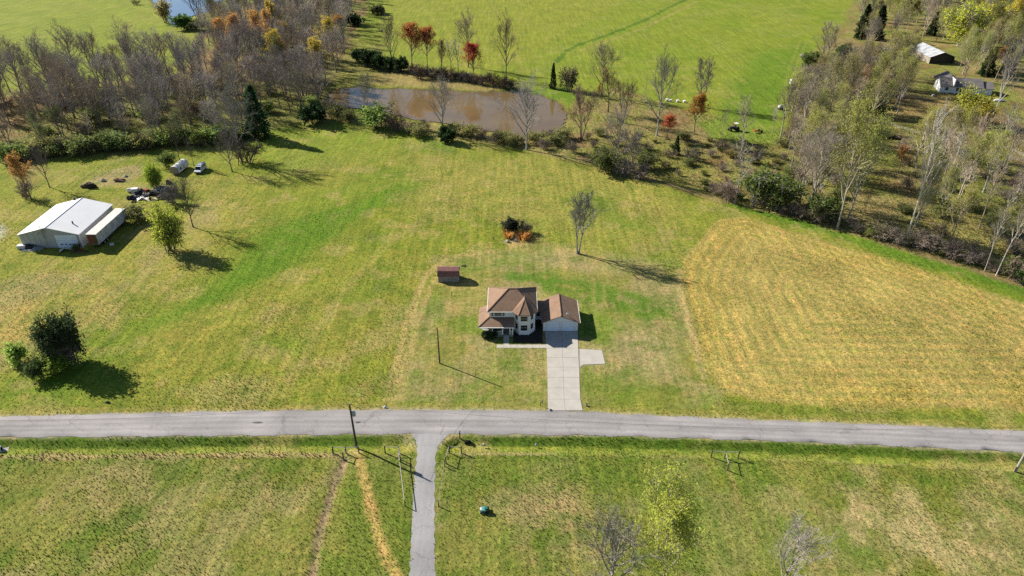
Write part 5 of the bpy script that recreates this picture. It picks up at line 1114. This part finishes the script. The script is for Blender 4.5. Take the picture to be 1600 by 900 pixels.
# creek line above the hay field
for key, px, py, top, lb, kw in [
    ('pale',1148,318,228,'grey bare tree at the left end of the creek row',dict(bark=(.24,.22,.2,1))),
    ('open',1262,334,222,'white-limbed bare tree in the creek row',dict(bark=PALEB,twig=(.3,.27,.24,1),wide=.8)),
    ('bud',1308,358,192,'tall pale willow with yellow-green buds in the creek row',dict(bark=(.3,.27,.22,1),twig=(.3,.28,.18,1),leaf=(.40,.41,.10,1),wide=.55)),
    ('bud',1322,350,215,'greenish budding tree leaning right beside the tall willow',dict(bark=(.26,.24,.2,1),leaf=(.40,.42,.10,1),wide=.6)),
    ('pale',1346,346,305,'short dark dead trunk right of the willow',dict(bark=DARKB,wide=.4)),
    ('pale',1412,380,190,'very tall white-barked tree leaning right in the creek row',dict(bark=(.5,.46,.4,1),twig=(.32,.29,.25,1),wide=.55)),
    ('bud',1420,376,280,'greenish shrubby tree at the foot of the tall white trunk',dict(bark=GREY,leaf=(.36,.38,.10,1),wide=.6)),
    ('pale',1468,316,214,'left of two bright white trunks in the rough ground',dict(bark=(.52,.48,.42,1),wide=.5)),
    ('pale',1481,318,236,'right of two bright white trunks in the rough ground',dict(bark=(.48,.44,.39,1),wide=.5)),
    ('open',1502,306,262,'short crooked white dead tree right of the two white trunks',dict(bark=(.5,.46,.42,1),wide=.7)),
    ('pale',1548,282,175,'tall grey trunk leaning right near the gravel track',dict(bark=(.3,.27,.24,1),wide=.7)),
    ('pale',1538,424,330,'thin pale trunk, left of a pair at the right end of the creek row',dict(bark=(.42,.38,.33,1),wide=.5)),
    ('pale',1556,431,320,'thin pale trunk, right of a pair at the right end of the creek row',dict(bark=(.45,.41,.36,1),wide=.5)),
    ('pale',1590,300,225,'dark slanting trunk near the right edge below the track',dict(bark=(.2,.18,.16,1),wide=.6)),
    ('open',1553,178,92,'pale spreading tree standing right of the bungalow',dict(bark=(.40,.37,.33,1),twig=(.30,.27,.24,1),wide=.55)),
    ('vase',1505,190,146,'yellow-green leafy tree in front of the bungalow',dict(bark=DARKB,leaf=(.40,.42,.06,1),wide=.8)),
    ('vase',1530,196,158,'golden yellow leafy tree right of the yellow-green bungalow tree',dict(bark=DARKB,leaf=(.55,.46,.06,1),wide=.85)),
    ('leafy',1397,150,114,'fresh green round-topped tree left of the bungalow',dict(bark=GREY,leaf=(.25,.34,.05,1),wide=.7)),
    ('cedar',1345,60,6,'dark cedar at the top corner of the far meadow, left of a pair',dict(leaf=DKG,bark=DARKB,var=0,wide=1.1)),
    ('cedar',1368,62,8,'dark cedar at the top corner of the far meadow, right of a pair',dict(leaf=DKG,bark=DARKB,var=1,wide=1.4)),
    ('cedar',1540,118,76,'dark evergreen behind the bungalow, left one',dict(leaf=(.025,.06,.02,1),bark=DARKB,var=0,wide=1.4)),
    ('cedar',1570,116,72,'dark evergreen behind the bungalow, right one',dict(leaf=(.03,.07,.02,1),bark=DARKB,var=1,wide=1.7)),
    ('cedar',1455,55,18,'dark evergreen behind the pale roofed shed',dict(leaf=DKG,bark=DARKB,var=1,wide=1.4)),
    ('vase',1500,72,16,'big bright yellow-green tree behind the pale roofed shed',dict(bark=GREY,leaf=(.48,.50,.055,1),var=0,wide=.95)),
    ('vase',1530,60,6,'second bright yellow-green tree farther right at the top',dict(bark=GREY,leaf=(.47,.46,.055,1),var=1,wide=.95)),
    ('leafy',1580,48,2,'golden tree in the top right corner',dict(bark=GREY,leaf=(.50,.41,.05,1),var=0,wide=1.1)),
    ('leafy',1418,38,5,'yellow tree beyond the cedars at the top',dict(bark=GREY,leaf=(.34,.28,.06,1),var=1,wide=1.0)),
    ('multi',1283,108,38,'bare spreading tree at the corner of the far meadow',dict(bark=(.19,.165,.14,1),var=0)),
    ('dense',1268,108,86,'olive bush at the foot of the meadow corner tree',dict(cat='shrub',bark=DARKB,leaf=(.09,.12,.03,1),wide=1.3)),
    ('dense',1317,93,74,'small dark green bush right of the meadow corner tree',dict(cat='shrub',bark=DARKB,leaf=(.05,.1,.025,1),wide=1.1)),
    ('multi',1352,85,30,'pale two-stemmed bare tree before the dark cedars',dict(bark=PALEB,twig=(.3,.27,.24,1),var=0)),
    ('dense',1592,438,418,'green bush at the right edge of the creek row',dict(cat='shrub',bark=DARKB,leaf=(.08,.13,.03,1),wide=1.4)),
    ('bush',1180,318,268,'green leafing bush in the left part of the creek row',dict(cat='shrub',bark=GREY,leaf=(.15,.2,.045,1),wide=1.0)),
    ('bush',1215,325,282,'second green leafing bush in the left part of the creek row',dict(cat='shrub',bark=GREY,leaf=(.15,.2,.04,1),wide=1.1)),
    ('bush',1285,342,305,'green bush left of the tall willow',dict(cat='shrub',bark=DARKB,leaf=(.12,.17,.04,1),wide=1.2))]:
    P(key, px, py, top, lb, **kw)
k = 0
for px in range(1105, 1600, 13):
    base = float(np.interp(px, [1100,1200,1300,1400,1500,1600],[306,330,356,384,412,446])); h_ = rgt.uniform(14,32)
    P('brush' if k%4 else 'bush', px+rgt.uniform(-4,4), base-rgt.uniform(2,10), base-h_, ('leafless' if k%4 else 'sparsely leafed')+(' tall' if h_ > 22 else ' low')+' brush in the creek row, '+pick(px, CR), cat='shrub', group='brush of the creek row', bark=rgt.choice(((.22,.175,.14,1),(.27,.21,.16,1),(.18,.14,.115,1))), leaf=(.2,.24,.06,1), wide=1.35); k += 1
# foreground crowns
plant('open', 0, 0, 13.0, 'bare tree with pale limbs rising at the bottom edge, left of the yellow-green one', bark=(.24,.215,.19,1), twig=(.27,.245,.215,1), xy=(12.2,53.4), var=0, wide=1.0)
plant('airy', 0, 0, 15.6, 'yellow-green budding tree rising at the bottom edge', bark=(.2,.175,.15,1), twig=(.25,.23,.15,1), leaf=(.46,.50,.09,1), xy=(19.4,54.6), var=1, wide=.95)
plant('open', 0, 0, 11.6, 'grey bare round-headed tree rising at the bottom edge on the right', bark=(.25,.23,.205,1), twig=(.27,.25,.225,1), xy=(35.0,54.6), var=2, wide=.8)
plant('dense', 768, 528, 1.5, 'low dark shrub at the left of the porch steps', cat='shrub', bark=DARKB, leaf=(.045,.075,.025,1), wide=1.1); plant('dense', 757, 527, 1.2, 'small dark shrub at the left corner of the porch', cat='shrub', bark=DARKB, leaf=(.05,.08,.025,1), wide=1.1)
P('pale', 76, 388, 352, 'thin bare sapling before the barn wall', bark=GREY, wide=.8); P('bush', 122, 391, 381, 'small green bush at the right of the overhead door', cat='shrub', bark=DARKB, leaf=(.12,.17,.05,1))
P('bush', 214, 346, 325, 'olive scrub at the rear end of the box trailer', cat='shrub', bark=DARKB, leaf=(.14,.15,.05,1), wide=1.4); P('bush', 160, 340, 330, 'green weeds growing between the barn and trailer', cat='shrub', bark=DARKB, leaf=(.11,.17,.04,1))
P('bush', 259, 36, 0, 'pale yellow blossoming tree on the shore of the blue pond', cat='tree', bark=DARKB, leaf=(.30,.26,.10,1), wide=.55); P('dense', 290, 46, 26, 'bright green bush right of the blossoming tree', cat='shrub', bark=DARKB, leaf=(.09,.17,.03,1), wide=1.3)
P('brush', 212, 8, 0, 'brown brush heap at the top edge left of the blue pond', cat='shrub', bark=(.15,.12,.1,1), wide=1.6); P('bush', 310, 48, 32, 'olive bush between the bright green bush and the wood', cat='shrub', bark=DARKB, leaf=(.12,.14,.05,1), wide=1.5)
P('multi', 312, 42, -22, 'dark bare tree against the blue pond', bark=(.1,.085,.08,1), var=1, wide=.9)
P('dense', 553, 40, 24, 'dark bush on the right edge of the left wood near the top', cat='shrub', bark=DARKB, leaf=EVG, wide=1.4); P('dense', 592, 22, 10, 'olive bush at the top edge between wood and far meadow', cat='shrub', bark=DARKB, leaf=(.09,.1,.035,1), wide=1.6)
# ornamental grass by the little garden
def clump(px, py, h_, label, c_, w_=1.0):
    rg = random.Random(int(px)); x, y = G(px,py); mb = MB()
    for k in range(320):
        a = rg.uniform(0,6.283); r_ = abs(rg.gauss(0,.35))*w_; L_ = h_*.68*rg.uniform(.6,1.05); t = rg.uniform(.2,1.1)
        bx2, by2 = r_*math.cos(a), r_*math.sin(a); tx, ty = bx2+t*L_*math.cos(a), by2+t*L_*math.sin(a); wx, wy = -math.sin(a)*.05, math.cos(a)*.05
        mb.add([(bx2-wx*1.5,by2-wy*1.5,-.03),(bx2+wx,by2+wy,-.03),((bx2+tx)/2+wx,(by2+ty)/2+wy,L_*.62),(tx,ty,L_*.95),((bx2+tx)/2-wx,(by2+ty)/2-wy,L_*.62)],[(0,1,2,4),(4,2,3)])
    tag(mb.build('ornamental_grass', M['leaf'], None, loc=(x,y,0), color=c_), label, 'ornamental grass', 'ornamental grass clumps')
clump(794,371,2.4,'narrow orange ornamental grass clump left of the pale stems',(.58,.31,.085,1),1.4); clump(790,362,1.8,'small tawny grass clump behind the narrow orange one',(.42,.26,.07,1),.8)
clump(817,372,2.7,'largest orange ornamental grass clump behind the house',(.58,.30,.08,1),2.6); clump(808,369,1.2,'pale cut grass stems between the orange clumps',(.6,.52,.34,1),2.2); clump(823,368,1.6,'tawny grass clump at the right of the largest clump',(.44,.25,.09,1),1.2)
P('dense', 799, 362, 344, 'dark grey-green shrub behind the ornamental grass', cat='shrub', bark=DARKB, leaf=(.06,.065,.04,1), wide=.9); P('brush', 815, 362, 347, 'dark leafless shrub behind the largest orange clump', cat='shrub', bark=(.10,.075,.07,1), wide=1.2); P('brush', 825, 364, 351, 'low dark leafless shrub right of the ornamental grass', cat='shrub', bark=(.10,.08,.075,1), wide=1.3)

# woods: counted trees first, the rest of the far wood as one mass
def in_view(x, y, mgn=6): return abs(x) < (y*math.cos(PITCH)+CAM_H*math.sin(PITCH))*.75+mgn
L_FRONT = [(-15,253),(100,246),(200,236),(300,224),(385,212),(384,188),(300,198),(150,212),(-15,222)]
L_MID = [(-15,220),(150,210),(300,196),(420,186),(500,180),(508,150),(440,120),(380,110),(300,128),(200,140),(-15,160)]
L_BACK = [(-15,158),(120,142),(220,134),(290,126),(290,116),(200,124),(100,134),(-15,148)]
L_TOP = [(345,108),(430,118),(510,142),(528,110),(548,60),(562,15),(560,-6),(430,4),(350,28),(322,66)]
rgw = random.Random(12)
mass = {'wood':[], 'open':[], 'bud':[]}
cnt = 0
for zn, poly, spc, mixk, where, cap in (('front', L_FRONT, 8.0, 'f', 'front row of left wood', 60), ('mid', L_MID, 6.4, 'm', 'middle of left wood', 95), ('back', L_BACK, 6.4, 'b', 'far row of left wood', 40), ('top', L_TOP, 8.0, 't', 'deep left wood', 70)):
    pts = [p for p in fill(poly, spc, 40+len(zn)) if in_view(*p)]; pts.sort(key=lambda p: p[1])
    for i, (x, y) in enumerate(pts):
        u = rgw.random(); h_ = rgw.uniform(12.5,17.5)*(.8 if zn == 'front' else 1.15 if zn == 'back' else 1.0)
        if i >= cap: mass['wood' if u < .7 else 'open' if u < .93 else 'bud'].append((x,y,h_)); continue
        wh_w = where; where_ = wh_w+', '+pick(to_px(x,y)[0], LW); sw = size_word(h_)+' '
        if zn == 'front' and u < .25: plant('bud', 0,0, h_*.7, sw+'tree with olive buds, '+where_, group='budding trees of the left wood edge', bark=rgw.choice((GREY,WARM)), leaf=(.17,.2,.05,1), xy=(x,y))
        elif zn == 'mid' and u < .10: plant('bud', 0,0, h_*.8, sw+'tree with yellowish buds, '+where_, group='budding trees of the left wood', bark=GREY, leaf=(.24,.21,.06,1), xy=(x,y))
        elif zn == 'top' and u < .05: plant('autumn', 0,0, h_, sw+'orange leaved tree, '+where_, group='orange trees of the left wood', bark=GREY, leaf=rgw.choice((OR,(.42,.2,.04,1))), xy=(x,y))
        elif zn == 'top' and u < .09: plant('autumn', 0,0, h_*.95, sw+'yellow leaved tree, '+where_, group='yellow trees of the left wood', bark=GREY, leaf=YEL, xy=(x,y), var=1)
        else:
            c_ = rgw.choice((GREY,PURP,PURP,WARM)); plant('wood' if u < .5 else 'multi' if u < .66 else 'pale' if u < .75 else 'open', 0,0, h_, sw+('slender' if u < .75 else 'spreading')+' bare %s tree, ' % ('grey' if c_ is GREY else 'brownish' if c_ is WARM else 'dusky') + where_, group='bare trees of the left wood', bark=tuple(q_*.72 for q_ in c_[:3])+(1,), twig=tuple(q_*1.15 for q_ in c_[:3])+(1,), xy=(x,y), wide=rgw.uniform(.8,1.2))
for px, py, top, c_, lb in ((446,118,72,RED,'bright red tree deep in the left wood'),(432,92,28,OR,'large orange tree high in the left wood'),(405,88,30,OR,'orange tree left of the large orange one in the wood'),(436,76,14,YEL,'yellow tree behind the large orange one in the wood'),(455,90,44,YEL,'small yellow tree right of the large orange one'),(350,100,66,RUST,'small reddish tree at the left of the deep wood'),(497,104,66,(.38,.3,.05,1),'yellowish tree near the pond end of the wood'),(336,28,4,(.40,.22,.14,1),'salmon coloured tree beside the blue pond')):
    P('autumn', px, py, top, lb, bark=GREY, leaf=c_, var=1, wide=.75)
for k, (px, py) in enumerate([(x_, 252-x_*.085+rgt.uniform(-7,1)) for x_ in range(4, 380, 9)]):
    h_ = rgt.uniform(14,26); lf = rgt.choice(((.2,.28,.07,1),(.26,.31,.07,1),(.17,.22,.06,1),(.28,.28,.08,1)))
    P('bush' if k%3 else 'brush', px, py, py-h_, ('green' if k%3 else 'leafless brown')+(' tall' if h_ > 20 else ' low')+' shrub at the left wood edge, '+pick(px, LW), cat='shrub', group='understorey of the left wood edge', bark=(.13,.11,.09,1), leaf=lf, wide=1.3)
for k, (x, y) in enumerate(p for p in fill(L_MID, 13, 99) if in_view(*p)): plant('brush' if k%2 else 'bush', 0,0, rgt.uniform(3,5.5), ('leafless' if k%2 else 'green')+' brush under the left wood, '+pick(to_px(x,y)[0], LW), cat='shrub', group='brush inside the left wood', bark=rgt.choice(((.2,.16,.14,1),(.24,.18,.15,1))), leaf=(.24,.31,.07,1), xy=(x,y), wide=1.2)
R_A = [(1228,262),(1212,225),(1240,165),(1300,130),(1400,118),(1420,150),(1400,180),(1335,200),(1330,250),(1300,330),(1240,318)]
R_B = [(1395,235),(1440,225),(1520,240),(1590,265),(1596,330),(1590,420),(1520,400),(1440,365),(1400,330)]
R_C = [(1390,112),(1440,112),(1455,140),(1420,150)]
R_D = [(1490,92),(1600,40),(1600,110),(1560,128),(1500,125)]
R_E = [(1330,30),(1400,-6),(1600,-6),(1600,40),(1500,80),(1440,60),(1400,75),(1360,80)]
avoid = [(*G(1510,140),16),(*G(1465,90),14),(*G(1396,216),9),(*G(1530,215),9)]
for zn, poly, spc, where, cap in (('a', R_A, 6.2, 'dense right wood', 90), ('b', R_B, 8.6, 'open right wood', 40), ('c', R_C, 7, 'small grove', 8), ('d', R_D, 7.5, 'grove behind bungalow', 24), ('e', R_E, 9.5, 'far wood at top right', 45)):
    pts = [p for p in fill(poly, spc, 60+ord(zn), avoid) if in_view(*p)]; pts.sort(key=lambda p: p[1])
    def hides(p):   # the yards in front of bungalow and shed stay open, as does the log clearing
        u_, v_ = to_px(*p); return (1440 < u_ < 1560 and 140 < v_ < 222) or (1425 < u_ < 1492 and 92 < v_ < 150) or (1370 < u_ < 1425 and 205 < v_ < 262)
    pts = [p for p in pts if not hides(p)]
    for i, (x, y) in enumerate(pts):
        u = rgw.random(); h_ = rgw.uniform(10,17)
        if i >= cap: mass['wood' if u < .5 else 'bud'].append((x,y,h_)); continue
        where_ = where+', '+pick(to_px(x,y)[0], RW); sw = size_word(h_)+' '
        shp = rgw.choice(('wood','open','pale','pale'))
        if u < .46: plant('bud', 0,0, h_, sw+'tree with yellow-green buds, '+where_, group='budding trees of the right wood', bark=rgw.choice((GREY,PALEB)), twig=(.27,.25,.17,1), leaf=rgw.choice(((.36,.39,.09,1),(.42,.42,.09,1),(.30,.26,.09,1))), xy=(x,y), wide=rgw.uniform(.7,1))
        elif u < .51: plant('autumn', 0,0, h_*.6, 'small rusty orange tree, '+where_, group='orange trees of the right wood', bark=WARM, leaf=rgw.choice((RUST,(.38,.2,.06,1))), xy=(x,y), var=1)
        else:
            c_ = rgw.choice((GREY,WARM,WARM,PALEB,(.27,.235,.19,1))); plant(shp, 0,0, h_, sw+('spreading ' if shp == 'open' else 'slender ')+('pale' if c_ is PALEB else 'brownish' if c_ is WARM else 'grey')+' bare tree, '+where_, group='bare trees of the right wood', bark=c_, twig=(.25,.205,.155,1), xy=(x,y), wide=rgw.uniform(.75,1.05))
for poly, spc, sd_ in ((R_A, 8.5, 5), (R_B, 8.5, 6)):
    for x, y in fill(poly, spc, sd_, avoid):
        kd = 'brush' if rgt.random() < .65 else 'bush'; h_ = rgt.uniform(2,4.5); u_, v_ = to_px(x,y)
        plant(kd, 0,0, h_, ('leafless' if kd == 'brush' else 'greenish')+(' tall' if h_ > 3.2 else ' low')+' brush in the right wood, '+pick(u_, RW)+', '+pick(v_, [(170,'level with the bungalow'),(205,'level with the tractor'),(250,'below the tractor'),(310,'level with the white trunks'),(1e9,'next to the creek row')]), cat='shrub', group='brush inside the right wood', bark=rgt.choice(((.22,.165,.13,1),(.26,.2,.15,1),(.17,.13,.105,1))), leaf=(.15,.17,.05,1), xy=(x,y), wide=1.4)
# the rest of the woods: one mass per growth form
for key, pts in mass.items():
    if not pts: continue
    pr_ = PROTO[key][0]; mb = MB(); vs = []; fs = []
    def carr(me):
        v = np.empty(len(me.vertices)*3); me.vertices.foreach_get('co', v); return v.reshape(-1,3), [tuple(p.vertices) for p in me.polygons]
    parts_ = [carr(m_) for m_ in pr_ if m_]
    host = MB(); host.v = [tuple(v) for P_ in parts_ for v in P_[0]]; b0 = 0
    for vv, ff in parts_: host.f += [tuple(i+b0 for i in f) for f in ff]; b0 += len(vv)
    o = host.build('distant_woodland', M['twig' if key != 'bud' else 'leaf'], color=PURP if key != 'bud' else (.2,.19,.06,1))
    tag(o, {'wood':'mass of slender bare trees filling the far parts of the woods','open':'mass of spreading bare trees filling the far parts of the woods','bud':'mass of budding trees filling the far parts of the woods'}[key], 'woodland', kind='stuff')
    ng = bpy.data.node_groups.new('woodland_'+key, 'GeometryNodeTree')
    ng.interface.new_socket('Geometry', in_out='INPUT', socket_type='NodeSocketGeometry'); ng.interface.new_socket('Geometry', in_out='OUTPUT', socket_type='NodeSocketGeometry')
    N = ng.nodes; L = ng.links; gi = N.new('NodeGroupInput'); go = N.new('NodeGroupOutput'); jn = N.new('GeometryNodeJoinGeometry')
    for x, y, h_ in pts:
        t = N.new('GeometryNodeTransform'); t.inputs['Translation'].default_value = (x,y,0); t.inputs['Rotation'].default_value = (0,0,rgw.uniform(0,6.28)); t.inputs['Scale'].default_value = (h_,h_,h_)
        gx = N.new('GeometryNodeGeometryToInstance'); L.new(gi.outputs[0], gx.inputs[0]); L.new(gx.outputs[0], t.inputs['Geometry']); L.new(t.outputs[0], jn.inputs[0])
    L.new(jn.outputs[0], go.inputs[0]); md = o.modifiers.new('spread', 'NODES'); md.node_group = ng
print('MASS', {k: len(v) for k, v in mass.items()})
